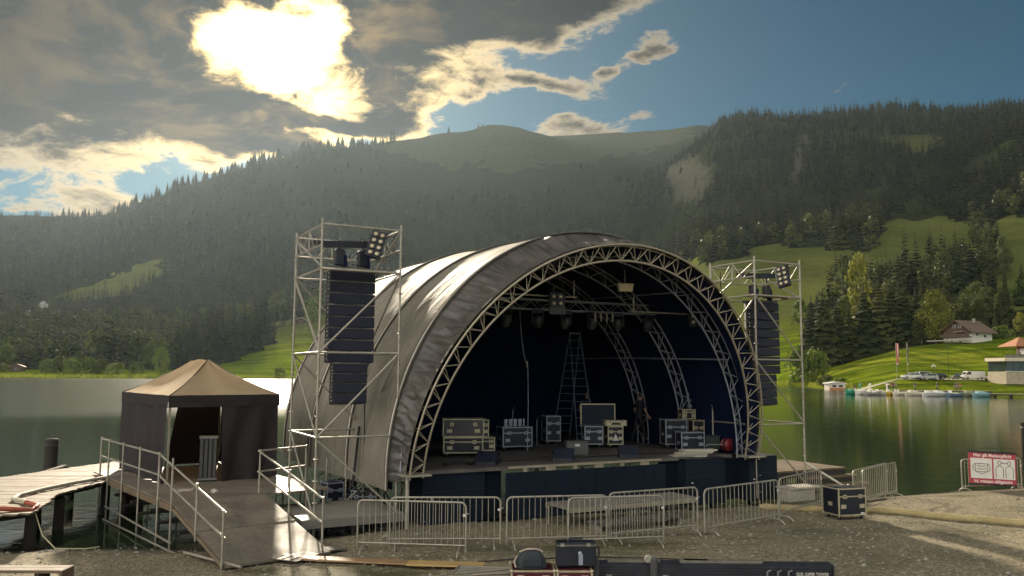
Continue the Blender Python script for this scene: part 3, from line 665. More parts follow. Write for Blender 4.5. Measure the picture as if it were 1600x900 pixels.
ARCH = [(0.0, 5.616, 5.813, 0.235), (0.467, 5.926, 6.319, 0.022), (3.251, 6.085, 6.443, 0.0), (6.067, 6.347, 6.571, 0.0), (9.6, 6.30, 6.59, 0.0)]
BASE = 1.30
def arch_pt(k, ph, off=0.0, dd=0.0):
    d, a, b, ln = ARCH[k]; a += off; b += off
    if ph < 0: s, h = a, ph * 2.0          # straight leg below the springing line
    elif ph > math.pi: s, h = -a, (math.pi - ph) * 2.0
    else: s, h = a * math.cos(ph), b * math.sin(ph)
    return Vector((s, d + dd - max(h, 0) * math.tan(ln), h))
roof = thing('stage_roof', 'silvery arched tent roof of the open-air stage', 'stage roof', SW(0, 0, BASE), TH)
PH = [(-0.21 + (math.pi + 0.42) * i / 110) for i in range(111)]
for k in range(1, 4):
    rows = []; lin = []
    for j in range(15):
        f = j / 14; sag = -0.035 * math.sin(math.pi * f)
        row = []; rl = []
        for i, ph in enumerate(PH):
            q = arch_pt(k, ph, 0.05 + sag).lerp(arch_pt(k + 1, ph, 0.05 + sag), f)
            wob = ((float(fbm(i * 0.13 + k * 9, f * 1.3, 60 + k, 3)) - .5) * 0.12 + (abs(2 * float(fbm(i * 0.16 + f * 2.2, f * 3.5 + k, 66 + k, 3)) - 1) - .25) * 0.07) * math.sin(math.pi * f) ** .5
            low = max(0.0, -q.z) * 0.10
            nrm = Vector((q.x / 6.0, 0, max(q.z, 0) / 6.4)).normalized()
            row.append(q + nrm * (wob + low)); rl.append(arch_pt(k, ph, -0.10 + sag * 1.2).lerp(arch_pt(k + 1, ph, -0.10 + sag * 1.2), f))
        rows.append(row); lin.append(rl)
    MB().grid(rows).obj('fabric_panel', MEMBRANE, roof)
    MB().grid(lin[::2]).obj('inner_lining', NAVY, roof)
# crumpled bonnet between the leaning front truss and the first rib
rows = []; lin = []
NP = 420; PHB = [(-0.10 + (math.pi + 0.20) * i / NP) for i in range(NP + 1)]
for j in range(13):
    f = j / 12; row = []
    for i, ph in enumerate(PHB):
        q = arch_pt(1, ph, 0.05).lerp(arch_pt(0, ph, 0.05), f); e = math.sin(math.pi * min(1, max(0, f)))
        x = i * 0.30 + 1.2 * float(fbm(f * 1.6, i * 0.02, 77, 2)) * 4
        sk = i * 0.33 + f * 1.6 * math.sin(i * .045); w_ = (float(fbm(sk * 0.30, f * .7, 71, 3)) - .5) * 0.42 + (abs(2 * float(fbm(sk * 0.85, f * .9 + 3, 33, 2)) - 1) - .25) * 0.30 + (abs(2 * float(fbm(sk * 1.9, f * 1.4, 38, 2)) - 1) - .25) * 0.10
        nrm = Vector((q.x / 6.0, -0.15, max(q.z, 0) / 6.4)).normalized(); row.append(q + nrm * (w_ * e - 0.09 * e))
    rows.append(row); lin.append([arch_pt(1, ph, -0.05).lerp(arch_pt(0, ph, -0.05), f) - Vector((q.x / 6, 0, max(q.z, 0) / 6.4)) * 0.30 * math.sin(math.pi * f) for ph, q in zip(PHB[::3], row[::3])])
MB().grid(rows).obj('front_bonnet', BONNET, roof)
MB().grid(lin[::2]).obj('bonnet_lining', NAVY, roof)
bw = [arch_pt(4, ph, -0.06) for ph in PH]
MB().add([(p.x, p.y - 0.03, p.z) for p in bw], [tuple(range(len(bw)))]).obj('back_wall', NAVY, roof)
MB().add([(p.x, p.y + 0.03, p.z) for p in bw], [tuple(reversed(range(len(bw))))]).obj('rear_membrane', MEMBRANE, roof)
KEDER = plain('keder_rail', (0.10, 0.09, 0.075), 0.45, 0.3, 0.3)
KEDERL = plain('keder_rail_bright', (0.55, 0.50, 0.40), 0.4, 0.4, 0.2)
for k in range(1, 5):
    for dd, mt_ in ((-0.07, KEDER), (0.0, KEDERL), (0.07, KEDER)):
        MB().tube([arch_pt(k, ph, 0.075, dd) for ph in PH], 0.026, 6).obj('seam_rail', mt_, roof)
def truss_arch(k, nodes, depth, width, rc, rb, mat, mat2, double=True, off=0.0):
    """a triangular truss bent to an arch: two outer chords, one inner, lacing between"""
    ph = [math.pi * i / 90 for i in range(91)]; ph = [-0.06] + ph + [math.pi + 0.06]
    for dd in ((-width, width) if double else (0,)):
        MB().tube([arch_pt(k, p, off, dd) for p in ph], rc, 8).obj('outer_chord', mat, roof)
    MB().tube([arch_pt(k, p, off - depth, 0) for p in ph], rc, 8).obj('inner_chord', mat, roof)
    for i in range(nodes):
        p0 = math.pi * i / nodes; p1 = math.pi * (i + 0.5) / nodes; p2 = math.pi * (i + 1) / nodes
        for dd in ((-width, width) if double else (0,)):
            bar('lacing', arch_pt(k, p0, off, dd), arch_pt(k, p1, off - depth), rb, mat2, roof, 6); bar('lacing', arch_pt(k, p1, off - depth), arch_pt(k, p2, off, dd), rb, mat2, roof, 6)
truss_arch(0, 34, 0.40, 0.15, 0.030, 0.013, ALU2, ALU2)
truss_arch(1, 24, 0.36, 0.16, 0.026, 0.012, DARKALU, DARKALU, off=-0.24)
truss_arch(2, 24, 0.36, 0.16, 0.026, 0.012, DARKALU, DARKALU, off=-0.24)
truss_arch(3, 24, 0.36, 0.16, 0.026, 0.012, DARKALU, DARKALU, off=-0.24)
for ph in (0.5, 0.95, 1.35, math.pi / 2 + .25, math.pi - .95, math.pi - .5):
    for k in range(1, 4): bar('purlin', arch_pt(k, ph, -0.30), arch_pt(k + 1, ph, -0.30), 0.024, DARKALU, roof)
for sgn in (-1, 1):
    slab('base_plate', (sgn * 5.45, 0, -0.02), (0.7, 0.55, 0.05), ALU, roof)
    bar('side_leg', (sgn * 5.62, 0.0, -1.28), (sgn * 5.62, 0.0, 0), 0.05, ALU, roof)

# ---------------------------------------------------------------- stage floor, edge, skirts
plat = thing('stage_platform', 'raised stage floor of plywood decks with metal edge and black skirt', 'stage', SW(0, 0, 0), TH)
rnd = random.Random(4)
for i in range(6):
    for j in range(9):
        slab('deck_panel', (-5.0 + 2.0 * i * 0.84 + 0.84, 0.92 + j * 1.0, BASE - 0.045 + rnd.uniform(-.002, .002)), (1.672, 0.992, 0.09), DECKM, plat)
for i in range(7):
    for j in (1.0, 3.5, 6.5, 9.3): bar('leg', (-4.95 + i * 1.65, j, -0.35), (-4.95 + i * 1.65, j, BASE - .09), 0.03, ALU, plat)
for j in range(4): bar('cross_brace', (-4.95, 0.5 + 2.2 * j, 0.05), (-4.95, 2.7 + 2.2 * j, 1.15), 0.02, ALU, plat)
slab('front_edge', (-0.2, 0.36, BASE - 0.02), (5.0, 0.09, 0.06), ALU2, plat)
for i in range(6): slab('edge_bracket', (-2.2 + i * 0.78, 0.34, BASE - 0.10), (0.30 if i % 2 else 0.12, 0.05, 0.09), ALU2, plat)
def skirt(s0, s1, d, z0, z1, name='skirt'):
    n = max(8, int(abs(s1 - s0) * 9)); rows = []
    for i in range(n + 1):
        s = s0 + (s1 - s0) * i / n; rows.append([(s, d + (0.025 * math.sin(s * 9 + 2 * math.sin(s * 3.1)) + 0.02 * float(fbm(s * 3, 1, 5, 2))) * (1 - 0.6 * z), z0 + (z1 - z0) * z) for z in (0, .25, .5, .75, 1)])
    return MB().grid(rows).obj(name, SKIRT, plat)
skirt(-3.3, -2.7, 0.75, -0.05, BASE - .1); skirt(-2.79, 2.45, 0.33, -0.05, BASE - 0.15); skirt(2.4, 3.1, 0.62, -0.05, BASE - .06); skirt(4.5, 5.4, 0.55, -0.05, BASE - .06)
def sub_stack(s0, s1, d0, d1, label, h=1.25):
    t_ = thing('covered_speaker_stack', label, 'speaker stack', SW((s0 + s1) / 2, (d0 + d1) / 2, -0.06), TH, 'black covered stacks along the stage front')
    w_, l_ = s1 - s0, d1 - d0
    slab('cover', (0, 0, (h + .06) / 2), (w_, l_, h + .06), SKIRT, t_, bev=0.03); slab('top_sheet', (0, 0, h + .072), (w_ + .03, l_ + .03, 0.018), BLACK, t_)
    slab('label_plate', (-w_ * .36, -l_ / 2 - .004, h * .52), (.06, .006, .035), PALE, t_)
    for q in (.33, .66): slab('seam', (0, -l_ / 2 - .003, h * q), (w_ - .05, .006, .012), BLACK, t_)
    return t_
sub_stack(-5.02, -3.28, 0.50, 1.5, 'black cloth-covered speaker stack at the stage front below the left truss foot')
sub_stack(3.03, 4.52, 0.10, 1.1, 'black cloth-covered speaker stack under the pile of pale boards')
sub_stack(5.36, 6.5, -0.04, 1.0, 'black cloth-covered speaker stack at the far right corner of the stage')
# low bare podium in front of the skirt, behind the crowd barriers
pod = thing('low_podium', 'low grey stage podium with open legs behind the crowd barriers', 'podium', SW(-0.2, -1.25, 0), TH)
for i in range(2): slab('deck_panel', (-1.0 + 2.0 * i, 0, 0.50), (1.99, 0.99, 0.06), plain('grey_deck', (0.19, 0.175, 0.145), 0.6, 0, 0.3, 2.0), pod)
for x in (-1.95, -.05, .05, 1.95):
    for y in (-.45, .45): bar('leg', (x, y, -0.06), (x, y, .47), .025, ALU, pod)
for y in (-.47, .47): slab('side_rail', (0, y * 1.06, .44), (4.0, .04, .10), ALU2, pod)
slab('lower_step', (-.2, -.85, .18), (2.6, .5, .05), DECKM, pod)
for x in (-1.4, 1.0): slab('step_support', (x, -.85, .06), (.06, .45, .19), ALU, pod)

# ---------------------------------------------------------------- scaffold towers with loudspeakers
def tower(label, s0, s1, d0, d1, braces, lattice, zb, levels=(0.25, 2.2, 4.2, 6.2, 6.78, 7.28)):
    t_ = thing('scaffold_tower', label, 'scaffold tower', SW(s0, d0, 0), TH)
    C = {'FL': (0, 0), 'FR': (s1 - s0, 0), 'BL': (0, d1 - d0), 'BR': (s1 - s0, d1 - d0)}
    for k, (x, y) in C.items():
        m = MB().tube([(x, y, zb), (x, y, 7.42)], 0.0285, 10)
        for z in np.arange(0.2, 7.4, 0.5): m.lathe([(0.03, -.01), (0.062, -.006), (0.062, .006), (0.03, .01)], (x, y, z), 10)
        m.box((x, y, zb), (.15, .15, .012)); m.obj('post', ALU, t_)
    def P(k, z): return (*C[k], z)
    for z in levels:
        for a, b in (('FL', 'FR'), ('FL', 'BL'), ('FR', 'BR'), ('BL', 'BR')):
            if z == 6.78 and (a, b) not in lattice: continue
            bar('horizontal_rail', P(a, z), P(b, z), 0.025, ALU, t_)
    for (a, b) in lattice:                                          # lattice girders round the top
        A, B = Vector(P(a, 0)), Vector(P(b, 0))
        for i in range(4):
            p, q = A.lerp(B, i / 4 + .02), A.lerp(B, (i + 1) / 4 - .02); z0, z1 = (6.78, 7.28) if i % 2 else (7.28, 6.78)
            bar('lattice_web', (p.x, p.y, z0), (q.x, q.y, z1), 0.015, ALU, t_)
            if i in (1, 3): bar('lattice_web', (q.x, q.y, 6.78), (q.x, q.y, 7.28), 0.015, ALU, t_)
    for a, za, b, zb_ in braces: bar('brace', P(a, za), P(b, zb_), 0.0245, ALU, t_)
    return t_
SPK = plain('speaker_black', (0.007, 0.009, 0.020), 0.55, 0, 0.3, 4.0, 0.15, 60.0)
SPKG = plain('speaker_grille', (0.005, 0.008, 0.022), 0.6, 0, 0.35, 9.0, 0.3, 140.0)
def array_box(name, label, group, loc, rz, w_, h_, l_, tilt):
    t_ = thing(name, label, 'loudspeaker', loc, rz, group); t_.rotation_euler = (tilt, 0, rz)
    f, b = w_ / 2, w_ / 2 * 0.80
    MB().prism([(-f, -l_ / 2), (f, -l_ / 2), (f, l_ * .1), (b, l_ / 2), (-b, l_ / 2), (-f, l_ * .1)], -h_ / 2, h_ / 2).obj('cabinet', SPK, t_)
    slab('grille', (0, -l_ / 2 - .008, 0), (w_ * .93, .016, h_ * .86), SPKG, t_)
    for sx in (-1, 1):
        slab('rigging_rail', (sx * (f + .012), 0.0, 0), (.024, .05, h_ * 1.06), DGREY, t_)
        for dz in (-.055, .055): MB().lathe([(0.028, 0), (0.028, .012), (.012, .014)], (0, 0, 0), 10, M=Matrix.Rotation(sx * math.pi / 2, 4, 'Y')).obj('side_socket', ALU, t_).location = (sx * (f + .001), -l_ * .22, dz * h_ / .27)
    return t_
RA_S = 6.95
def line_array(s, d, ztop, n1, n2, side):
    z = ztop
    for i in range(n1):
        h_ = .255; tilt = -R(0.4 + i * .35)
        array_box('line_array_speaker', f'{ORD[i]} black loudspeaker from the top of the {side} hanging array', f'large loudspeakers of the {side} array', SW(s, d, z - h_ / 2), TH, 1.16, h_, .50, tilt); z -= h_ + .036
    for i in range(n2):
        h_ = .225; tilt = -R(3.5 + i * 1.2)
        array_box('small_line_array_speaker', f'{ORD[i]} small black loudspeaker under the {side} hanging array', f'small loudspeakers of the {side} array', SW(s, d, z - h_ / 2), TH, .86, h_, .46, tilt); z -= h_ + .028
ORD = ['first', 'second', 'third', 'fourth', 'fifth', 'sixth', 'seventh', 'eighth', 'ninth', 'tenth', 'eleventh', 'twelfth']
def lamp_panel(name, label, pos, rz, tilt, roll, nx, ny, pitch=.17, group=None):
    t_ = thing(name, label, 'stage light', pos, rz, group); t_.rotation_euler = (tilt, roll, rz)
    slab('housing', (0, .06, 0), (nx * pitch + .05, .12, ny * pitch + .05), BLACK, t_, bev=.012)
    for i in range(nx):
        for j in range(ny):
            c = ((i - (nx - 1) / 2) * pitch, -.004, (j - (ny - 1) / 2) * pitch)
            o = MB().lathe([(0.076, 0), (0.076, .03), (.066, .03), (.05, .012), (.0, .004)], (0, 0, 0), 14, M=Matrix.Rotation(math.pi / 2, 4, 'X')).obj('lamp', DGREY, t_); o.location = c
            MB().lathe([(0.060, 0), (.055, .012), (.03, .022), (0, .026)], (0, 0, 0), 14, M=Matrix.Rotation(math.pi / 2, 4, 'X')).obj('lens', LENS, o)
    MB().tube([(-nx * pitch / 2 - .05, .06, 0), (-nx * pitch / 2 - .05, .06, ny * pitch / 2 + .1), (nx * pitch / 2 + .05, .06, ny * pitch / 2 + .1), (nx * pitch / 2 + .05, .06, 0)], .012, 6).obj('yoke', BLACK, t_)
    return t_
def hoist(label, pos, rz, drop):
    t_ = thing('chain_hoist', label, 'hoist', pos, rz, 'chain hoists above the loudspeaker arrays')
    slab('motor_body', (0, 0, 0), (.24, .2, .42), BLACK, t_, bev=.03); slab('chain_bag', (.14, 0, -.12), (.1, .2, .4), NAVY, t_, bev=.03)
    MB().tube([(0, 0, .2), (0, 0, .5)], .012, 6).obj('hook', ALU, t_); bar('chain', (0, 0, -.2), (0, 0, -drop), .009, ALU, t_, 6)
    return t_
LS, LD = (-7.75, -5.75), (0.42, 2.95)
tower('left steel scaffold tower holding the hanging loudspeakers beside the arch', LS[0], LS[1], LD[0], LD[1],
      [('FL', 4.2, 'FR', 6.2), ('FL', 2.2, 'FR', 4.2), ('FL', 2.15, 'FR', .4), ('BL', 7.2, 'FL', 6.25), ('BL', 6.2, 'FL', 4.2), ('BL', 6.1, 'FL', 4.3), ('BL', 4.2, 'FL', 2.2), ('BL', 2.2, 'FL', .3), ('BR', 6.2, 'FR', 7.25), ('FR', 6.15, 'BR', 4.25), ('FR', 4.2, 'BR', 2.25), ('BL', 4.2, 'BR', 2.2), ('BL', 6.2, 'BR', 4.2)], [('BL', 'BR'), ('FL', 'BL'), ('FR', 'BR')], -0.45)
RS, RD = (5.76, 7.72), (0.0, 2.02)
tower('right steel scaffold tower holding the hanging loudspeakers beside the lake', RS[0], RS[1], RD[0], RD[1],
      [('FL', 6.2, 'FR', 4.2), ('FL', 4.15, 'FR', 2.25), ('FL', 2.15, 'FR', .35), ('FL', 7.25, 'BL', 6.1), ('FL', 6.15, 'BL', 4.25), ('FR', 6.2, 'BR', 7.2), ('FL', 2.2, 'BL', .3)], [('BL', 'BR'), ('FL', 'BL'), ('FR', 'BR')], -0.3)
line_array(-6.78, 1.25, 6.26, 8, 4, 'left'); line_array(RA_S, 1.0, 6.05, 8, 4, 'right')
for side, s, d, x0, x1 in (('left', -6.78, 1.25, LS[0], LS[1]), ('right', RA_S, 1.0, RS[0], RS[1])):
    t_ = thing('suspension_beam', f'dark lifting beam across the top of the {side} scaffold tower', 'beam', SW(s, d, 6.95), TH, 'lifting beams in the tower tops')
    slab('beam', (-.15, 0, 0), (x1 - x0 - .35, .12, .17), BLACK, t_, M=Matrix.Rotation(-.06, 4, 'Y'))
    for q in (-.3, .3): MB().tube([(q, 0, .1), (q + .02, 0, -.02), (q, 0, -.22)], .03, 6).obj('shackle', DGREY, t_)
    for q, w_ in ((-.3, 'outer'), (.3, 'inner')): hoist(f'black chain hoist at the {"left" if q < 0 else "right"} end of the {side} array frame', SW(s + q, d, 6.61 if side == 'left' else 6.45), TH, .3)
    f_ = thing('array_frame', f'black flying frame on top of the {side} hanging array', 'rigging frame', SW(s, d, 6.31 if side == 'left' else 6.10), TH, 'flying frames of the arrays')
    slab('frame_beam', (0, -.2, 0), (1.1, .06, .07), DGREY, f_); slab('frame_beam', (0, .2, 0), (1.1, .06, .07), DGREY, f_)
    for q in (-.5, 0, .5): slab('cross_piece', (q, 0, 0), (.05, .36, .06), DGREY, f_)
    b_ = thing('walk_board', f'metal walk board across the front of the {side} tower under the hoists', 'board', SW((x0 + x1) / 2, d - .55, 6.24), TH)
    slab('board', (0, 0, 0), (x1 - x0 - .1, .30, .05), plain('worn_board', (0.26, 0.23, 0.18), .6, .2, .3), b_)
    for q in (-.8, .8): slab('hook_claw', (q, 0, -.04), (.08, .3, .05), ALU, b_)
lamp_panel('blinder_light', 'eight-lamp blinder tilted down from the left tower top', SW(-6.35, 0.55, 6.92), TH - .35, R(-14), R(15), 2, 4)
lamp_panel('blinder_light', 'eight-lamp blinder tilted down from the right tower top', SW(7.05, 0.10, 6.88), TH - 1.15, R(-16), R(-14), 2, 4)
for side, s, d in (('left', -5.98, 2.2), ('right', 6.0, 1.8)):
    tag(MB().tube([SW(s, d, 7.1), SW(s + .02, d, 5), SW(s - .03, d, 3), SW(s - .01, d, 1.2)], .016, 6).obj('hanging_cable', RUBBER), f'black cable hanging down inside the {side} scaffold tower', 'cable')

# ---------------------------------------------------------------- lighting rig under the roof
rig = thing('lighting_truss', 'long dark lighting truss hung across the stage under the roof', 'truss', SW(0, 3.2, 5.85), TH)
x0, x1 = -3.7, 4.5
for y in (-.15, .15):
    for z in (-.15, .15): bar('chord', (x0, y, z), (x1, y, z), .024, DARKALU, rig)
for i in range(20):
    xa = x0 + (x1 - x0) * i / 20; xb = x0 + (x1 - x0) * (i + 1) / 20; u_ = 1 if i % 2 else -1
    for y in (-.15, .15): bar('lacing', (xa, y, -.15 * u_), (xb, y, .15 * u_), .010, DARKALU, rig, 6)
for q in (-3.0, 0.4, 3.8): bar('hanging_wire', (q, 0, .15), (q, 0, .55 - abs(q) * .12 + .1), .012, ALU, rig)
rig2 = thing('lighting_bar', 'short light-coloured lamp bar hung in front of the lighting truss', 'lamp bar', SW(-1.5, 1.4, 5.95), TH)
bar('tube', (-.9, 0, 0), (1.6, 0, 0), .026, ALU2, rig2); bar('drop_arm', (-.8, 0, 0), (-.8, 0, .5), .02, ALU, rig2); bar('drop_arm', (1.5, 0, 0), (1.5, 0, .5), .02, ALU, rig2)
rig3 = thing('lighting_bar', 'second light-coloured lamp bar hung at the right of the rig', 'lamp bar', SW(3.35, 1.4, 5.62), TH)
bar('tube', (-1.3, 0, 0), (1.1, 0, 0), .026, ALU2, rig3); bar('drop_arm', (-1.2, 0, 0), (-1.2, 0, .5), .02, ALU, rig3); bar('drop_arm', (1.0, 0, 0), (1.0, 0, .5), .02, ALU, rig3)
lamp_panel('blinder_light', 'four-lamp blinder under the lighting rig on the left', SW(-0.75, 1.1, 5.82), TH - .35, R(-6), 0, 2, 2, .2)
slab('barn_door', (0, -.01, -.32), (.46, .03, .2), DGREY, [o for o in bpy.data.objects if o.name.startswith('blinder_light')][-1])
lamp_panel('blinder_light', 'four-lamp blinder under the lighting rig on the right', SW(4.35, 1.1, 5.45), TH - .45, R(-6), 0, 2, 2, .2)
wl_s = .75
wl = thing('work_light', 'yellowish square floodlight hanging under the roof top', 'work light', SW(1.55, 1.0, 6.28), TH - .2)
MB().prism_y([(-.28, -.15), (.28, -.15), (.34, .17), (-.34, .17)], -.08, .1).obj('housing', plain('flood_housing', (.50, .42, .26), .4, .4, .2), wl)
slab('glass', (0, -.095, 0), (.46, .02, .24), LENS, wl, M=Matrix.Rotation(.1, 4, 'X')); slab('reflector_rib', (0, -.11, .03), (.4, .01, .02), ALU2, wl); bar('bracket', (0, 0, .15), (0, .05, .75), .02, ALU, wl); wl.scale = (wl_s,) * 3
def moving_head(label, s, d, z, a):
    t_ = thing('moving_head_light', label, 'stage light', SW(s, d, z), TH + a, 'moving heads hung from the lighting truss')
    slab('base', (0, 0, -.06), (.36, .3, .12), BLACK, t_, bev=.02)
    for q in (-.17, .17): slab('yoke_arm', (q, 0, -.27), (.05, .16, .34), BLACK, t_, bev=.015)
    MB().lathe([(.09, -.16), (.14, -.12), (.15, .05), (.12, .2), (.0, .23)], (0, 0, -.38), 14, M=Matrix.Rotation(.5, 4, 'X')).obj('head', DGREY, t_)
    MB().lathe([(.0, -.175), (.10, -.165), (.10, -.15)], (0, 0, -.38), 14, M=Matrix.Rotation(.5, 4, 'X')).obj('lens', plain('dark_lens', (.10, .12, .16), .15, .2, .2), t_)
for i, s in enumerate((-3.2, -2.3, -1.4, -.3, .7, 1.7, 2.7, 3.9)):
    moving_head(f'{ORD[i]} dark moving-head light from the left on the long lighting truss', s, 3.0, 5.67, (i * 37 % 11 - 5) * .12)
for i in range(4):
    tag(MB().lathe([(.0, .0), (.03, .01), (.035, .22), (.02, .3), (0, .32)], (0, 0, 0), 8).obj('pin_spot', ALU), f'{ORD[i]} small pale pin spot in the row over the stage middle', 'stage light', 'row of pin spots').location = SW(1.55 + .22 * i, 2.6, 5.35)
mic = thing('hanging_microphone', 'thin microphone cable with stand hanging down at the left of the stage', 'microphone', SW(-.6, 3.6, BASE), TH)
MB().tube([(0, 0, 4.4), (.06, 0, 3.6), (.16, 0, 3.0), (.3, 0, 2.55), (.32, 0, 1.5), (.3, 0, .02)], .012, 6).obj('cable', DARKALU, mic)
MB().lathe([(.0, -.02), (.03, 0), (.03, .16), (.02, .2), (0, .2)], (.27, 0, 2.6), 8).obj('connector', ALU, mic)

# ---------------------------------------------------------------- flight cases and gear on the stage
LAM = plain('black_laminate', (0.012, 0.014, 0.022), 0.4, 0, 0.3, 3.0)
EDGE = plain('case_edge_aluminium', (0.52, 0.45, 0.30), 0.38, 0.5, 0.2)
def flight_case(label, pos, rz, w_, l_, h_, edge=EDGE, wheels=True, body=LAM, open_front=None, cat='flight case', name='flight_case', mark=False):
    t_ = thing(name, label, cat, pos, rz); z0 = .11 if wheels else 0.0
    slab('body', (0, 0, z0 + h_ / 2), (w_ - .012, l_ - .012, h_ - .012), body, t_)
    X, Y = w_ / 2, l_ / 2; e = .032; fr = MB()
    for sx in (-1, 1):
        for sy in (-1, 1):
            fr.box((sx * (X - e / 2), sy * (Y - e / 2), z0 + h_ / 2), (e, e, h_))
        for z in (e / 2, h_ - e / 2): fr.box((sx * (X - e / 2), 0, z0 + z), (e * .98, l_ - .001, e * .98))
    for sy in (-1, 1):
        for z in (e / 2, h_ - e / 2): fr.box((0, sy * (Y - e / 2), z0 + z), (w_ - .002, e * .96, e * .96))
    fr.obj('edge_frame', edge, t_)
    for sx in (-1, 1):
        for sy in (-1, 1):
            for z in (0.0, h_):
                o = MB().lathe([(0, -.03), (.024, -.02), (.031, 0), (.024, .02), (0, .03)], (0, 0, 0), 8).obj('ball_corner', edge, t_); o.location = (sx * (X - .014), sy * (Y - .014), z0 + abs(z - .014))
    slab('lid_band', (0, -Y - .003, z0 + h_ * .70), (w_ - .06, .012, .03), edge, t_)
    for sx in (-.28, .28):
        la = slab('latch', (sx * w_, -Y - .01, z0 + h_ * .70), (.11, .016, .10), edge, t_); slab('latch_key', (0, -.011, 0), (.03, .008, .05), DGREY, la)
        slab('recessed_handle', (sx * w_ * 1.2, -Y - .006, z0 + h_ * .34), (.15, .012, .10), edge, t_)
    slab('recessed_handle', (X + .004, 0, z0 + h_ * .4), (.012, .15, .10), edge, t_); slab('recessed_handle', (-X - .004, 0, z0 + h_ * .4), (.012, .15, .10), edge, t_)
    if mark: MB().add([(-.10, -Y - .004, z0 + h_ * .22), (.10, -Y - .004, z0 + h_ * .22), (0, -Y - .004, z0 + h_ * .60)], [(0, 1, 2)]).obj('triangle_mark', PALE, t_)
    if wheels:
        for sx in (-1, 1):
            for sy in (-1, 1):
                o = MB().lathe([(.0, -.018), (.045, -.018), (.05, -.012), (.05, .012), (.045, .018), (0, .018)], (0, 0, 0), 12, M=Matrix.Rotation(math.pi / 2, 4, 'Y')).obj('caster_wheel', RUBBER, t_); o.location = (sx * (X - .1), sy * (Y - .1), .05)
                slab('caster_fork', (0, 0, .03), (.06, .05, .06), ALU, o)
    if open_front: slab('front_panel', (0, -Y - .004, z0 + h_ * .5), (w_ - .09, .012, h_ - .09), open_front, t_)
    return t_
GPAN = plain('grey_case_panel', (0.085, 0.083, 0.085), 0.5, 0, 0.25, 2.0)
Zs = BASE + .003
flight_case('wide black flight case with bright edges at the left of the stage', SW(-2.62, 3.35, Zs), .12, 1.16, .6, .46)
flight_case('open flight case with grey panel on top of the wide case', SW(-2.62, 3.35, Zs + .46 + .115), .12, 1.2, .6, .52, open_front=GPAN, wheels=False)
flight_case('small flight case standing behind the wide case stack', SW(-1.75, 3.75, Zs), .2, .62, .55, .40); flight_case('tall narrow case on top of the small case behind the stack', SW(-1.9, 3.72, Zs + .40 + .115), .2, .5, .5, .52, wheels=False)
flight_case('low dark flight case with glasses standing on its lid', SW(-.25, 4.55, Zs), .35, 1.0, .6, .62, edge=DARKALU)
for i in range(9):
    tag(MB().lathe([(.03, 0), (.032, .02), (.026, .1), (.034, .22), (.03, .24)], (0, 0, 0), 8).obj('bottle', plain('clear_plastic', (.35, .40, .48), .15, .1, .2)), 'small clear bottle in the row on the low dark case', 'bottle', 'bottles on the low dark case').location = SW(-.62 + .085 * i, 4.5 + .05 * (i % 2), Zs + .73)
flight_case('upright dark rack case in the middle of the stage', SW(1.92, 5.9, Zs), .28, .52, .55, .86, edge=DARKALU)
flight_case('square flight case with triangle mark right of the ladder', SW(3.15, 3.92, Zs), .10, .52, .6, .60, mark=True)
flight_case('dark flight case beside the case with triangle mark', SW(2.52, 4.25, Zs), .10, .62, .6, .60, edge=DARKALU)
flight_case('flat bright-edged tray case on top of the marked case', SW(3.22, 3.95, Zs + .715), .10, .72, .4, .17, wheels=False)
fr_ = thing('open_case_lid', 'upright bright-edged case lid standing open behind the marked case', 'case lid', SW(3.05, 4.7, Zs + .62), .12)
slab('panel', (0, 0, .38), (1.14, .03, .74), plain('lid_foam', (.02, .03, .045), .9, 0, .3), fr_); slab('edge', (0, -.005, .77), (1.2, .05, .035), EDGE, fr_)
for q in (-.585, .585): slab('edge', (q, -.005, .375), (.035, .05, .75), EDGE, fr_)
flight_case('tall dark flight case at the right of the stage', SW(5.0, 3.1, Zs), .15, .75, .6, .82, edge=DARKALU); flight_case('small bright-edged case on top at the right stack', SW(5.45, 2.95, Zs + .94), .15, .46, .45, .32, wheels=False)
flight_case('bright-edged case standing upright at the right stack', SW(5.6, 2.65, Zs), .15, .40, .45, .80); flight_case('plain navy case at the front of the right stack', SW(4.9, 2.15, Zs), .2, .80, .5, .58, edge=DARKALU, wheels=False)
gb = thing('grey_box', 'grey box with white label standing on the stage', 'box', SW(.68, 2.35, Zs), .1); slab('body', (0, 0, .2), (.66, .45, .4), GPAN, gb, bev=.02); slab('label', (0, -.227, .3), (.15, .006, .07), PALE, gb); slab('lid', (0, 0, .405), (.68, .47, .02), GPAN, gb)
gb = thing('grey_box', 'dark green-grey box beside the right case stack', 'box', SW(5.62, 2.0, Zs), .15); slab('body', (0, 0, .22), (.5, .45, .44), plain('green_grey', (.03, .045, .045), .6), gb, bev=.02); slab('lid', (0, 0, .45), (.52, .47, .02), DGREY, gb)
def wedge(label, s, d, a):
    t_ = thing('floor_monitor', label, 'floor monitor', SW(s, d, Zs), a, 'floor monitors at the stage front')
    MB().prism_x([(-.22, 0), (.24, 0), (.24, .10), (-.02, .34), (-.22, .34)], -.28, .28).obj('cabinet', SPK, t_, True)
    MB().add([(-.26, .245, .11), (.26, .245, .11), (.26, -.012, .345), (-.26, -.012, .345)], [(0, 1, 2, 3)]).obj('grille', SPKG, t_); slab('handle', (-.283, 0, .2), (.008, .12, .04), DGREY, t_)
wedge('black floor monitor over the left dark gap in the skirt', -2.95, 1.05, 2.9); wedge('black floor monitor at the middle of the stage edge', -.62, .95, 3.0); wedge('black floor monitor right of the middle at the stage edge', 1.65, 1.05, 3.1)
tag(MB().tube([SW(-4.1 + .25 * i, 1.25 + .12 * math.sin(i * 2.1), Zs + .03 + .05 * (i % 3)) for i in range(8)], .045, 7).obj('cable_heap', RUBBER), 'black heap of cable on the stage floor beside the left truss foot', 'cable')
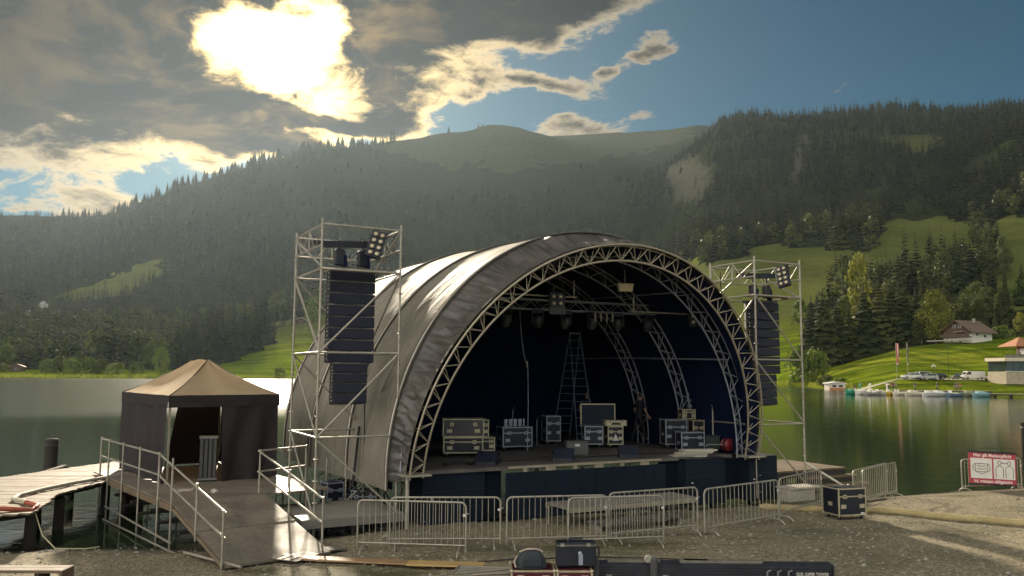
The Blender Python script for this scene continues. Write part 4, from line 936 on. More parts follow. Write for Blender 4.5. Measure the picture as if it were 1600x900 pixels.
tag(MB().tube([SW(.2 + .12 * i, 2.9 + .1 * math.sin(i * 2.3), Zs + .04 + .04 * (i % 2)) for i in range(9)], .05, 7).obj('cable_heap', RUBBER), 'dark heap of cable in the middle of the stage floor', 'cable')
tag(MB().tube([SW(-3.0, 1.6, Zs + .02), SW(-1.7, 1.5, Zs + .02), SW(-.6, 2.0, Zs + .02), SW(.6, 1.5, Zs + .02), SW(2.4, 1.7, Zs + .02), SW(4.2, 1.3, Zs + .02)], .016, 6).obj('floor_cable', RUBBER), 'long black cable lying across the stage floor', 'cable')
for i in range(5):
    tag(slab('board', SW(3.55 + .06 * i, .65 - .05 * i, 1.335 + .045 * i - .03), (1.05 - .1 * (i % 2), .38, .035), plain('pale_board', (.55, .50, .40), .55, 0, .15), None, rz=TH - .32 + .07 * (i % 3)), f'{ORD[i]} pale board from the bottom of the pile on the black stack', 'board', 'pale boards piled on the black stack')
rd = thing('cable_reel', 'red cable reel lying at the right edge of the stage', 'cable reel', SW(5.72, 1.3, Zs), .4)
MB().lathe([(.0, -.11), (.2, -.11), (.2, -.085), (.1, -.085), (.1, .085), (.2, .085), (.2, .11), (0, .11)], (0, 0, .2), 20, M=Matrix.Rotation(math.pi / 2, 4, 'X')).obj('drum', plain('red_plastic', (.20, .018, .022), .45), rd)
MB().lathe([(.11, -.08), (.17, -.06), (.17, .06), (.11, .08)], (0, 0, .2), 16, M=Matrix.Rotation(math.pi / 2, 4, 'X')).obj('wound_cable', RUBBER, rd); MB().tube([(-.12, 0, .2), (-.7, .1, .22), (-.75, .1, .16)], .02, 6).obj('handle', ALU, rd)
ra = thing('amplifier_rack', 'dark amplifier rack with pale panels near the right truss', 'amplifier rack', SW(6.0, 3.4, Zs), .2)
slab('body', (0, 0, .95), (.62, .6, 1.9), NAVY, ra)
for i, z in enumerate((1.15, 1.35, 1.55, 1.75)): 
    o = slab('amplifier', (0, -.305, z), (.54, .02, .13), plain('amp_front', (.05, .07, .10), .5), ra)
    for q in (-.2, -.12, .06, .12, .2): slab('knob', (q, -.014, 0), (.03, .012, .06), plain('amp_knob', (.30, .34, .40), .4), o)
# tall double ladder
ld = thing('step_ladder', 'tall aluminium double ladder standing open on the stage', 'ladder', SW(3.6, 7.0, Zs), .18); LH = 3.9
LADM = plain('ladder_aluminium', (.13, .17, .23), .45, .4, .2)
for sd_, (yb, xo) in enumerate(((-.75, .22), (.75, -.35))):
    P = lambda q, z: (q * (.33 - .14 * z / LH) + xo * (1 - z / LH), yb * (1 - z / LH), z)
    for q in (-1, 1): bar('stile', P(q, 0.0), P(q, LH), .024, LADM, ld)
    for i in range(1, 14): bar('rung', P(-1, i * .28), P(1, i * .28), .016, LADM, ld, 6)
bar('stay', (-.2, -.38, 1.6), (-.25, .38, 1.6), .008, LADM, ld, 6); slab('top_hinge', (0, 0, LH), (.42, .12, .06), LADM, ld)
dp = thing('drum_riser', 'dark raised platform against the backdrop of the stage', 'riser', SW(.3, 7.6, Zs), TH)
slab('top', (0, 0, .38), (3.0, 1.6, .06), NAVY, dp); slab('front', (0, -.78, .17), (3.0, .04, .34), SKIRT, dp)
for q in (-1.4, 1.4): slab('side', (q, 0, .17), (.04, 1.5, .34), SKIRT, dp)
for i, (s, d, h_) in enumerate(((.95, 5.2, .9), (.25, 5.6, 1.2), (-3.6, 6.5, 1.4))):
    ms = thing('microphone_stand', ('short microphone stand left of the rack case', 'slim microphone stand by the low dark case', 'tall microphone stand in the left rear of the stage')[i], 'microphone stand', SW(s, d, Zs), i)
    bar('pole', (0, 0, 0), (0, 0, h_), .012, DARKALU, ms); MB().lathe([(.13, 0), (.13, .015), (.02, .03)], (0, 0, 0), 14).obj('base', DGREY, ms); MB().tube([(0, 0, h_), (.05, -.05, h_ + .12)], .02, 7).obj('microphone', DGREY, ms)
# ================================================================ SHORE: tent, pier, ramp, barriers, gear
WOOD = plain('weathered_planks', (0.145, 0.105, 0.062), 0.7, 0, 0.35, 1.5, 0.3, 18.0)
WOODD = plain('dark_timber', (0.032, 0.026, 0.020), 0.85, 0, 0.4, 2.0, 0.3, 12.0)
PLY = plain('ramp_plywood', (0.165, 0.138, 0.102), 0.62, 0, 0.45, 1.3, 0.12, 20.0)
CONC = plain('concrete', (0.30, 0.28, 0.23), 0.85, 0, 0.25, 3.0, 0.2, 20.0)
rnd = random.Random(12)
# ---- pier
pier = thing('wooden_pier', 'curved wooden pier of cross planks on the left shore', 'pier', (-12.6, 22.5, -0.3))
def pier_r(y): return float(np.interp(y, [17.6, 18.2, 19.0, 20.8, 22.3, 23.6, 25.2, 29.0], [-11.2, -10.25, -10.45, -11.15, -11.2, -11.1, -11.4, -12.0]))
def pier_l(y): return float(np.interp(y, [17.6, 21.5, 23.6, 27.5, 29.0], [-17.5, -16.2, -14.6, -13.5, -13.1]))
y = 17.75
while y < 28.8:
    xl, xr = pier_l(y), pier_r(y); w_ = 0.152
    slab('plank', ((xl + xr) / 2 + 12.6 + rnd.uniform(-.02, .02), y - 22.5, 0.70 + .3 - .022 + rnd.uniform(-.006, .006)), (round(xr - xl, 1), w_, .044), WOOD, pier, rz=rnd.uniform(-.004, .004)); y += 0.163
for x in (-.35, -1.6, -2.8): MB().tube([(pier_r(yy) + 12.6 + x, yy - 22.5, .88) for yy in np.arange(17.8, 28.6, .9)], .085, 6).obj('beam', WOODD, pier)
for yy in (19.2, 21.6, 24.0, 26.6):
    for x in (-.3, -2.2): MB().tube([(pier_r(yy) + 12.6 + x, yy - 22.5, -.5), (pier_r(yy) + 12.6 + x + .02, yy - 22.5, .82)], [.14, .12], 10).obj('pile', WOODD, pier)
for i, z in enumerate((.60, .38)):
    slab('edge_timber', (-.5 - .55 + i * .12, -4.95, z), (5.0, .32, .2), plain('grey_timber', (.20, .165, .12), .8, 0, .35, 2.0, .2), pier)
slab('concrete_footing', (-1.5, -4.9, .13), (4.6, .6, .3), CONC, pier)
mp = thing('mooring_post', 'thick dark wooden post standing in the lake behind the pier', 'post', (-18.4, 33.8, -0.5)); MB().lathe([(.25, -.5), (.25, 1.2), (.27, 1.42), (.22, 1.48), (0, 1.5)], (0, 0, 0), 14).obj('shaft', WOODD, mp); MB().lathe([(.262, 1.2), (.275, 1.23), (.262, 1.26)], (0, 0, 0), 14).obj('iron_band', DGREY, mp)
rp = thing('mooring_post', 'black post at the right edge of the picture beyond the sign', 'post', (18.2, 29.6, -0.5)); MB().lathe([(.26, -.5), (.24, 1.6), (.24, 2.6), (0, 2.62)], (0, 0, 0), 14).obj('shaft', plain('tarred_post', (.012, .012, .012), .95, 0, .3, spec=.05), rp); MB().lathe([(.25, 2.4), (.262, 2.43), (.25, 2.46)], (0, 0, 0), 14).obj('iron_band', DGREY, rp)
HOSEW = plain('white_hose', (.50, .45, .34), .7, 0, .2, 8.0); HOSER = plain('red_hose', (.33, .07, .03), .6, 0, .25, 8.0)
hp = [(-11.15, 24.6), (-11.25, 23.9), (-11.6, 22.6), (-11.75, 21.4), (-11.75, 20.3), (-11.55, 19.7), (-11.15, 19.45), (-10.95, 19.2)]
tag(MB().tube([(x, y, .76) for x, y in hp], .05, 8).obj('fire_hose', HOSEW), 'pale hose winding along the edge of the wooden pier', 'hose')
tag(MB().tube([(-10.95, 19.2, .77), (-10.55, 18.95, .74), (-10.4, 18.5, .70), (-10.9, 18.3, .77), (-12.2, 18.1, .77), (-14.5, 17.95, .77)], .055, 8).obj('fire_hose', HOSER), 'red hose lying on the near end of the wooden pier', 'hose')
tag(MB().tube([(-10.4, 18.6, .66), (-10.1, 18.4, .2), (-9.7, 18.2, -.04), (-9.1, 18.3, -.06), (-8.9, 18.5, -.06)], .014, 6).obj('rope', plain('rope', (.42, .38, .22), .8)), 'thin yellow rope hanging from the pier down to the gravel', 'rope')
# ---- tent platform, ramp and railings; local axes run along the tent
TT = 0.681; TF = Vector((-8.93, 21.91, 0))
pf = thing('tent_platform', 'plywood platform and ramp on scaffold legs leading to the tent', 'ramp', TF, TT)
for i in range(4):
    for j in range(4): slab('deck_sheet', (-.75 + .5 + i * .99, -2.0 + j * 1.8, .79 - .02), (.985, 1.79, .04), PLY, pf)
def ramp_z(b): return max(0.0, .8 * (b + 6.45) / 3.5) if b < -2.95 else .8
for i in range(2):
    for j in range(2):
        a0, a1 = -.75 + i * 1.1, .345 + i * 1.1; b0, b1 = -2.95 - j * 1.75, -4.69 - j * 1.75
        MB().add([(a0, b0, ramp_z(b0) - .002), (a1, b0, ramp_z(b0) - .002), (a1, b1, ramp_z(b1) + .015), (a0, b1, ramp_z(b1) + .015), (a0, b0, ramp_z(b0) - .04), (a1, b0, ramp_z(b0) - .04), (a1, b1, ramp_z(b1) - .025), (a0, b1, ramp_z(b1) - .025)],
                 [(0, 3, 2, 1), (4, 5, 6, 7), (0, 1, 5, 4), (2, 3, 7, 6), (1, 2, 6, 5), (0, 4, 7, 3)]).obj('ramp_sheet', PLY, pf)
slab('edge_beam', (-.77, .15, .68), (.05, 6.3, .14), WOOD, pf); MB().tube([(-.77, -2.95, .72), (-.77, -6.4, -.02)], .05, 4).obj('edge_beam', WOOD, pf)
for a in (-.72, .9, 2.6, 3.1):
    for b in (-2.8, -1.4, .2, 1.8, 3.4, 4.6):
        if a > -.5: bar('leg', (a, b, -.6), (a, b, .75), .025, ALU, pf)
for b in (-2.6, -1.0, .6, 2.2): slab('timber_step', (.15, b, .35), (1.6, .16, .06), WOODD, pf); slab('timber_step', (.3, b - .5, .12), (1.8, .16, .06), WOODD, pf)
slab('dark_block', (.1, 3.4, .15), (.5, .7, .9), WOODD, pf)
rl = thing('ramp_railing', 'scaffold-tube railing along the left side of the platform and ramp', 'railing', TF, TT)
LB = [(3.22, .8), (2.35, .8), (.92, .8), (-.62, .8), (-2.2, .8), (-3.2, .8 - .06), (-4.85, ramp_z(-4.85)), (-6.4, .02)]
for i, (b, z) in enumerate(LB): bar('post', (-.82, b, -.45 if i < 6 else z - .12), (-.82, b, z + 1.06), .0245, ALU, rl)
for z in (1.0, .52):
    for (b0, z0), (b1, z1) in ((LB[0], LB[4]), (LB[4], LB[7])):
        bar('rail', (-.79, b0 + .1, z0 + z), (-.79, b1 - .05, z1 + z), .0245, ALU, rl)
bar('rail', (-.86, 2.35, .05), (-.86, -3.4, -.02), .0245, ALU, rl); bar('rail', (-.9, 2.3, -.28), (-.9, -4.0, -.16), .0245, ALU, rl)
bar('rail', (-.95, -4.6, .0), (-.6, -6.8, .05), .03, ALU, rl)
rr_ = thing('ramp_railing', 'scaffold-tube railing along the right side of the ramp', 'railing', TF, TT)
RB = [(-2.66, .8), (-4.4, ramp_z(-4.4)), (-6.1, .06)]
for b, z in RB: bar('post', (1.42, b, z - .15), (1.42, b, z + 1.04), .0245, ALU, rr_)
for z in (1.0, .5): bar('rail', (1.40, -2.6, .8 + z), (1.40, -6.15, .06 + z), .0245, ALU, rr_)
for z in (1.0, .5): bar('rail', (1.42, -2.66, .8 + z), (2.8, -2.3, .82 + z), .0245, ALU, rr_)
bar('post', (2.8, -2.3, -.3), (2.8, -2.3, 1.85), .0245, ALU, rr_)
slab('foot_plate', (1.5, -6.2, .02), (.7, .35, .03), PLY, rr_)
# ---- tent
t = MT('tent_cloth_backlit'); a_ = t.noise(t.pos, 1.1, 4.0); c = t.ramp(a_, [(.3, (.50, .355, .20)), (.7, (.64, .48, .29))]); t.col(c); t.set(Roughness=.8)  # same dark cloth as the walls, coloured lighter for sun shining through
tr = t.n('ShaderNodeBsdfTranslucent'); t.put(tr.inputs[0], c); mx = t.n('ShaderNodeMixShader'); mx.inputs[0].default_value = .35
t.t.links.new(t.b.outputs[0], mx.inputs[1]); t.t.links.new(tr.outputs[0], mx.inputs[2]); t.t.links.new(mx.outputs[0], t.out.inputs[0]); TENT_BACKLIT = t.m
TENTW = plain('tent_wall_cloth', (0.027, 0.022, 0.023), 0.75, 0, 0.3, 1.5, 0.3, 6.0, 0.3)
tn = thing('pop_up_tent', 'brown pop-up tent with dark side walls standing on the platform', 'tent', TF + Vector((0, 0, .8)), TT)
E0, RZ = 2.28, 3.27; W, L = 3.0, 4.5
eav = [(0, 0), (W, 0), (W, L), (0, L)]; rf, rb_ = (W / 2, W / 2 + .05), (W / 2, L - W / 2)
def roof_face(pts4):
    A, B, C_, D_ = [Vector(p) for p in pts4]; rows = []
    for i in range(13):
        f = i / 12; row = []
        for j in range(11):
            g = j / 10; p = A.lerp(B, f).lerp(D_.lerp(C_, f), g); p.z -= .16 * math.sin(math.pi * g) * (.55 + .45 * math.sin(math.pi * f)) - .02 * math.sin(f * 9 + g * 4); row.append(p)
        rows.append(row)
    MB().grid(rows).obj('roof_panel', TENT_BACKLIT, tn)
P3 = lambda p, z: (p[0], p[1], z)
roof_face([P3(eav[0], E0), P3(eav[1], E0), P3(rf, RZ), P3(rf, RZ)]); roof_face([P3(eav[1], E0), P3(eav[2], E0), P3(rb_, RZ - .02), P3(rf, RZ)])
roof_face([P3(eav[2], E0), P3(eav[3], E0), P3(rb_, RZ - .02), P3(rb_, RZ - .02)]); roof_face([P3(eav[3], E0), P3(eav[0], E0), P3(rf, RZ), P3(rb_, RZ - .02)])
def cloth(name, a, b, z0, z1, wob=.03, n=28, z0b=None, fold=9.0, bul=0.0):
    A, B = Vector((*a, 0)), Vector((*b, 0)); nrm = (B - A).normalized().cross(Vector((0, 0, 1))); rows = []
    for i in range(n + 1):
        f = i / n; row = []
        for j in range(9):
            g = j / 8; zb = z0 if z0b is None else z0 + (z0b - z0) * f
            w_ = wob * (math.sin(f * fold + 1.5 * math.sin(g * 2.5 + a[0])) + .6 * (float(fbm(f * 5 + a[1], g * 2.5, 91, 3)) - .5) * 3) * (1 - .75 * g)
            row.append(A.lerp(B, f) + nrm * (w_ + bul * math.sin(math.pi * g)) + Vector((0, 0, zb + (z1 - zb) * g)))
        rows.append(row)
    return MB().grid(rows).obj(name, TENTW, tn)
o_ = .02
for a, b in (((-o_, -o_), (W + o_, -o_)), ((W + o_, -o_), (W + o_, L + o_)), ((W + o_, L + o_), (-o_, L + o_)), ((-o_, L + o_), (-o_, -o_))): cloth('valance', a, b, E0 - .30, E0 + .015, .012, 24, fold=14)
cloth('side_wall', (0, L), (0, 1.9), .03, E0 - .2, .06, fold=9); cloth('side_wall', (0, 1.98), (0, .12), .0, E0 - .2, .075, fold=14); cloth('side_wall', (W, 0), (W, L), .03, E0 - .2, .03)
cloth('front_wall', (1.42, 0), (W, 0), -.02, E0 - .2, .055, fold=12); cloth('back_wall', (W, L), (1.7, L), .02, E0 - .2, .02); cloth('back_wall', (1.15, L), (0, L), .02, E0 - .2, .02)
MB().add([(1.72, L, .02), (1.32, L - .01, .02), (1.68, L, E0 - .2), (1.72, L, E0 - .2)], [(0, 1, 2, 3)]).obj('back_wall', TENTW, tn)
for p, q, zq in ((eav[0], rf, RZ), (eav[1], rf, RZ), (eav[2], rb_, RZ - .02), (eav[3], rb_, RZ - .02)):
    MB().tube([(p[0] + (q[0] - p[0]) * f, p[1] + (q[1] - p[1]) * f, E0 + (zq - E0) * f - .088 * math.sin(math.pi * f) + .012) for f in np.linspace(0, 1, 12)], .014, 5).obj('roof_seam', TENTW, tn)
for x, y in eav: slab('leg', (x + (.05 if x == 0 else -.05), y + (.05 if y == 0 else -.05), (E0) / 2), (.045, .045, E0), ALU2, tn); slab('foot', (x + (.05 if x == 0 else -.05), y + (.05 if y == 0 else -.05), .012), (.14, .14, .02), ALU, tn)
for (a, b) in ((0, 1), (1, 2), (2, 3), (3, 0)): bar('truss_bar', P3(eav[a], E0 - .05), P3(eav[b], E0 - .05), .014, ALU2, tn)
for p, q in ((eav[0], rf), (eav[1], rf), (eav[2], rb_), (eav[3], rb_)): bar('roof_pole', P3(p, E0 - .05), (q[0], q[1], RZ - .09), .014, ALU2, tn)
cr = thing('louvred_crate', 'grey slatted crate standing inside the tent entrance', 'crate', tuple(TF + Vector((math.cos(TT) * 1.2 - math.sin(TT) * .35, math.sin(TT) * 1.2 + math.cos(TT) * .35, .8))), TT - .35)
slab('core', (0, .02, .58), (.44, .4, 1.12), plain('crate_dark', (.03, .03, .034), .8), cr)
for i in range(4): slab('slat', (-.17 + i * .113, -.2, .6), (.075, .03, 1.1), plain('crate_grey', (.07, .068, .064), .7), cr)
for z in (.05, 1.15): slab('rim', (0, -.01, z), (.48, .45, .05), plain('crate_rim', (.17, .165, .15), .5), cr)

# ---- low deck under the left tower and clutter below the roof skirt
ldk = thing('low_deck', 'low grey plywood deck under the left scaffold tower', 'deck', SW(-6.85, 1.45, 0), TH)
for i in range(2): slab('deck_panel', (-.62 + 1.24 * i, 0, .34), (1.23, 2.5, .06), plain('grey_ply', (.225, .205, .165), .65, 0, .3, 2.0), ldk)
for x in (-1.2, 0, 1.2):
    for y_ in (-1.15, 1.15): slab('leg', (x, y_, -.0), (.08, .08, .62), WOODD, ldk)
slab('front_fascia', (0, -1.27, .26), (2.5, .03, .18), plain('grey_fascia', (.16, .15, .13), .6), ldk)
for i, (s, d, w_, h_) in enumerate(((-5.6, 3.2, .7, .55), (-5.5, 4.4, .9, .4), (-6.3, 4.0, .5, .7), (-5.5, 5.8, .8, .5))):
    flight_case(('dark equipment case tucked beside the stage under the roof skirt', 'low dark case further back under the roof skirt', 'tall dark case between tower and roof skirt', 'dark case farthest back beside the stage')[i], SW(s, d, .0), .3 * i, w_, .5, h_, edge=DARKALU, wheels=False)
for k, (s, d) in enumerate(((-6.25, 2.9), (-6.35, 4.4), (-6.5, 6.0))):
    st_ = thing('roof_support', ('first', 'second', 'third')[k] + ' scaffold support under the left roof edge from the front', 'scaffold', SW(s, d, 0), TH)
    for x in (0, .7): bar('post', (x, 0, -.5), (x, 0, 1.3), .024, ALU, st_)
    bar('rail', (0, 0, .9), (.7, 0, .9), .022, ALU, st_); bar('rail', (0, 0, .3), (.7, 0, .3), .022, ALU, st_); bar('brace', (0, 0, .3), (.7, 0, .9), .02, ALU, st_)
tag(MB().tube([SW(-6.05, 2.5, 2.3), SW(-6.15, 2.4, 1.5), SW(-6.25, 2.3, .8), SW(-6.1, 2.1, .62), SW(-5.7, 2.0, .7), SW(-5.4, 2.1, .9)], .035, 7).obj('cable_bundle', RUBBER), 'black bundle of cables hanging at the left roof edge', 'cable')
tag(MB().tube([SW(-7.1, 3.6, 2.0), SW(-7.2, 3.5, 1.3), SW(-7.25, 3.4, .7), SW(-7.0, 3.2, .55)], .03, 7).obj('cable_bundle', RUBBER), 'black cable bundle down the side of the roof behind the tower', 'cable')

# ---- wooden landing and steps at the right of the stage
lg = thing('wooden_landing', 'wooden landing with steps at the right end of the stage', 'landing', SW(8.2, 1.8, 0), TH)
for i in range(18): slab('plank', (0.0, -1.25 + i * .152, .66), (3.8, .146, .045), WOOD, lg)
slab('front_beam', (.0, -1.34, .54), (3.7, .05, .18), WOODD, lg); slab('back_beam', (.0, 1.4, .54), (3.7, .05, .18), WOODD, lg)
for j, (d, z, x1) in enumerate(((-1.55, .46, 2.1), (-1.92, .24, 2.25))):
    for q in (0, 1): slab('tread', ((x1 - .3) / 2 + .0, d + q * .17, z - .02), (x1 + .3, .165, .045), WOOD, lg)
    slab('riser', ((x1 - .3) / 2, d - .06, z - .12), (x1 + .2, .04, .15), WOODD, lg)
for x in (-1.7, 0, 1.7):
    for y_ in (-1.1, 1.2): slab('pile', (x, y_, .1), (.14, .14, 1.1), WOODD, lg)
pb = thing('stone_block', 'pale grey block lying behind the barriers at the right tower foot', 'block', SW(6.5, -.75, -.03), TH); slab('block', (0, 0, .2), (1.1, .5, .36), plain('pale_stone', (.36, .33, .27), .8), pb, bev=.03); slab('top_slab', (.1, 0, .42), (1.25, .6, .05), plain('pale_slab', (.42, .39, .32), .75), pb)
for i, (s, d, z, l_) in enumerate(((8.6, -.72, .1, 1.4), (8.4, -.55, .2, 1.7))):
    tag(slab('plank', SW(s, d, z), (l_, .22, .06), WOOD, None, rz=TH + .05 - .1 * i, bev=.006), ('pale plank lying at the foot of the wooden steps', 'second plank resting on the plank by the steps')[i], 'plank')
tag(bar('striped_pole', SW(7.5, -.2, 1.02), SW(8.35, -1.75, .02), .035, plain('pale_pole', (.5, .47, .38), .5)), 'pale pole leaning from the right tower down to the gravel', 'pole')

# ---- crowd barriers
def make_barrier(ln=2.45):
    t_ = thing('crowd_barrier', 'barrier', 'barrier'); r_ = .022; H_ = 1.08; z0 = .20
    def rr_c(cx, cz, a0): return [(cx + .12 * math.cos(a0 + k * math.pi / 8), 0, cz + .12 * math.sin(a0 + k * math.pi / 8)) for k in range(5)]
    X = ln / 2
    MB().tube([(-X, 0, z0 - .12)] + [(-X, 0, z0)] + list(reversed(rr_c(-X + .12, H_ - .12, math.pi / 2))) + rr_c(X - .12, H_ - .12, 0)[::-1] + [(X, 0, z0), (X, 0, z0 - .12)], r_, 8).obj('frame', ALU, t_)
    bar('bottom_rail', (-X, 0, z0), (X, 0, z0), .018, ALU, t_); n = 18
    for i in range(1, n): bar('upright', (-X + ln * i / n, 0, z0), (-X + ln * i / n, 0, H_), .0085, ALU, t_, 6)
    for sx in (-1, 1):
        x = sx * (X - .14); MB().tube([(x, -.30, .0), (x, -.26, .05), (x, -.17, .105), (x, 0, .12), (x, .17, .105), (x, .26, .05), (x, .30, .0)], .019, 7).obj('foot', ALU, t_)
        bar('foot_post', (x, 0, .1), (x, 0, z0), .018, ALU, t_)
    slab('tag_plate', (X - .03, -.026, .82), (.07, .006, .05), PALE, t_); bar('hook', (X, 0, .85), (X + .06, 0, .85), .012, ALU, t_); bar('hook', (X, 0, .4), (X + .06, 0, .4), .012, ALU, t_)
    return t_
BARR = [((-3.25, 18.12), (-.93, 17.82), 'leftmost crowd barrier, nearest to the ramp'), ((-2.62, 18.5), (-.22, 18.62), 'crowd barrier half hidden behind the leftmost one'), ((-.08, 18.47), (2.14, 18.92), 'crowd barrier in front of the low podium left half'), ((1.24, 18.22), (3.36, 18.70), 'crowd barrier set forward of the others behind the black tool case'),
        ((2.2, 18.98), (4.42, 20.1), 'crowd barrier in front of the low podium right half'), ((4.56, 20.0), (6.9, 21.9), 'crowd barrier angled back in front of the right black stacks'), ((6.98, 22.05), (8.9, 24.3), 'crowd barrier running back behind the wheeled case'), ((10.0, 24.75), (12.0, 27.0), 'rear one of the two stacked barriers on the gravel by the water'), ((10.2, 24.55), (12.2, 26.8), 'front one of the two stacked barriers on the gravel by the water'), ((15.05, 28.25), (17.4, 28.85), 'crowd barrier behind the red sign by the water')]
proto = make_barrier()
for i, ((xa, ya), (xb, yb), lab) in enumerate(BARR):
    o = proto if i == 0 else copy_tree(proto); mx_, my_ = (xa + xb) / 2, (ya + yb) / 2; ln = math.hypot(xb - xa, yb - ya)
    o.location = (mx_, my_, shore(mx_, my_) - .005); o.rotation_euler = (0, rnd.uniform(-.004, .004), math.atan2(yb - ya, xb - xa)); o.scale = (ln / 2.45, 1, 1); tag(o, lab, 'barrier', 'steel crowd barriers')
# ---- sign on the right barrier
sg = thing('warning_sign', 'red and white mask sign hung on a barrier by the water', 'sign', (16.15, 28.36, shore(16.1, 28.4) + .18), math.atan2(.6, 2.35) + .0); sg.rotation_euler = (R(-4), R(3.5), math.atan2(.55, 2.35) - .1)
RED = plain('sign_red', (.38, .045, .055), .45, 0, .12); WHT = plain('sign_white', (.70, .66, .58), .5, 0, .08); INK = plain('sign_ink', (.10, .075, .05), .6); LET = plain('sign_letter', (.85, .72, .66), .5, 0, .05)
slab('panel', (0, 0, .56), (1.72, .03, 1.0), RED, sg); slab('rim', (0, 0, 1.085), (1.76, .035, .05), BLACK, sg); slab('rim', (0, 0, .035), (1.76, .035, .05), BLACK, sg)
slab('white_field', (-.42, -.018, .555), (.78, .006, .66), WHT, sg); slab('white_field', (.42, -.018, .555), (.78, .006, .66), WHT, sg)
def text(body, loc, size, parent, mat, rot=(math.pi / 2, 0, 0), off=.006, wide=1.0, name='lettering'):
    c_ = bpy.data.curves.new(name, 'FONT'); c_.body = body; c_.size = size; c_.align_x = 'CENTER'; c_.align_y = 'CENTER'; c_.extrude = .002; c_.offset = off; c_.materials.append(mat); c_.space_character = 1.02
    tmp = bpy.data.objects.new(name, c_); COL.objects.link(tmp); dg = bpy.context.evaluated_depsgraph_get(); dg.update()
    me_ = bpy.data.meshes.new_from_object(tmp.evaluated_get(dg)); bpy.data.objects.remove(tmp)
    if not me_.materials: me_.materials.append(mat)
    o = bpy.data.objects.new(name, me_); link(o, parent); o.location = loc; o.rotation_euler = rot; o.scale = (wide, 1, 1); return o
text('Hier gilt Maskenpflicht', (0, -.02, .985), .15, sg, LET, off=.003); text('Ici, masque obligatoire', (0, -.02, .135), .15, sg, LET, off=.003)
def stroke(pts, r=.009, name='pictogram_line', closed=False): MB().tube([(x, -.026, z) for x, z in pts], r, 5, closed=closed).obj(name, INK, sg)
stroke([(-.64, .72), (-.55, .70), (-.42, .715), (-.29, .70), (-.20, .72), (-.19, .56), (-.22, .44), (-.42, .37), (-.62, .44), (-.65, .56)], closed=True)
for z in (.63, .54, .45): stroke([(-.58, z + .01), (-.42, z - .015), (-.26, z + .01)])
stroke([(-.645, .70), (-.72, .66), (-.735, .56), (-.70, .48), (-.63, .45)]); stroke([(-.195, .70), (-.12, .66), (-.105, .56), (-.14, .48), (-.21, .45)])
for cx_ in (.24, .60):
    stroke([(cx_ + .065 * math.cos(a), .76 + .065 * math.sin(a)) for a in np.linspace(0, 6.28, 16, endpoint=False)], closed=True)
    stroke([(cx_ - .13, .27), (cx_ - .14, .56), (cx_ - .10, .64), (cx_, .66), (cx_ + .10, .64), (cx_ + .14, .56), (cx_ + .13, .27)])
stroke([(.34, .76), (.50, .76)]); stroke([(.36, .78), (.335, .76), (.36, .74)]); stroke([(.48, .78), (.505, .76), (.48, .74)])
# ---- wheeled case, straw tube
zc_ = shore(8.85, 22.4)
flight_case('black wheeled flight case with bright edges standing alone on the gravel', (8.83, 22.48, zc_), .30, .86, .66, .70)
slab('label', (.3, -.336, .16), (.12, .006, .05), PALE, [o for o in bpy.data.objects if o.name.startswith('flight_case')][-1])
t = MT('jute_sleeve'); wvn = t.n('ShaderNodeTexVoronoi'); t.put(wvn.inputs['Vector'], t.pos); wvn.inputs['Scale'].default_value = 34.0
nz_ = t.noise(t.pos, 2.5, 4.0); t.col(t.mix(nz_, (.30, .23, .10), (.58, .47, .23))); t.set(Roughness=.85); t.bump(wvn.outputs[0], .8, .03)
hp = [(7.0, 23.9), (8.0, 23.75), (9.0, 23.45), (9.9, 23.2), (10.6, 22.75), (11.3, 22.25), (12.0, 21.9), (12.9, 21.4), (14.2, 20.9), (16.5, 20.3)]
hp2 = []
for i in range(len(hp) - 1):
    for k in range(6): f = k / 6; hp2.append((hp[i][0] + (hp[i + 1][0] - hp[i][0]) * f, hp[i][1] + (hp[i + 1][1] - hp[i][1]) * f + .03 * math.sin(i * 3 + k)))
tag(MB().tube([(x, y_, shore(x, y_) + .07) for x, y_ in hp2], [.095 + .012 * math.sin(i * 1.7) - (.03 if i % 17 == 0 else 0) for i in range(len(hp2))], 12).obj('cable_sleeve', t.m), 'long yellow sleeve of cables lying across the gravel', 'cable sleeve')
# ---- planks and plate at the ramp foot
tag(slab('board', (-3.05, 16.95, .035), (2.35, .30, .035), plain('brown_board', (.30, .185, .095), .6, 0, .25, 2.0, .15), None, rz=-.16, M=None), 'long brown board lying on the gravel in front of the ramp', 'board')
tag(slab('board', (-1.25, 16.62, .05), (1.5, .34, .035), plain('yellow_board', (.48, .32, .12), .6, 0, .2, 2.0, .15), None, rz=-.08), 'shorter yellow board lying end to end with the brown one', 'board')
pl_ = thing('metal_ramp_plate', 'ribbed metal plate lying at the foot of the ramp', 'metal plate', (-4.75, 17.45, .03), -.42)
slab('sheet', (0, 0, .012), (1.55, .75, .012), plain('checker_plate', (.17, .155, .125), .65, .2, .25, 3.0, .5, 60.0), pl_, M=Matrix.Rotation(.02, 4, 'X'))
for i in range(7): slab('rib', (-.6 + .2 * i, 0, .023), (.03, .7, .008), plain('plate_rib', (.19, .17, .135), .6, .2), pl_)
# ---- wooden bench end at the lower left
bn = thing('wooden_bench', 'wooden bench top at the lower left edge of the picture', 'bench', (-9.2, 14.35, -.03), .02)
for i in range(2): slab('seat_plank', (0, i * .2, .43), (3.4, .185, .05), WOOD, bn)
slab('end_board', (1.7, .1, .30), (.05, .42, .3), WOOD, bn)
for x in (-1.4, 1.3): slab('leg', (x, .1, .2), (.08, .36, .4), WOODD, bn)
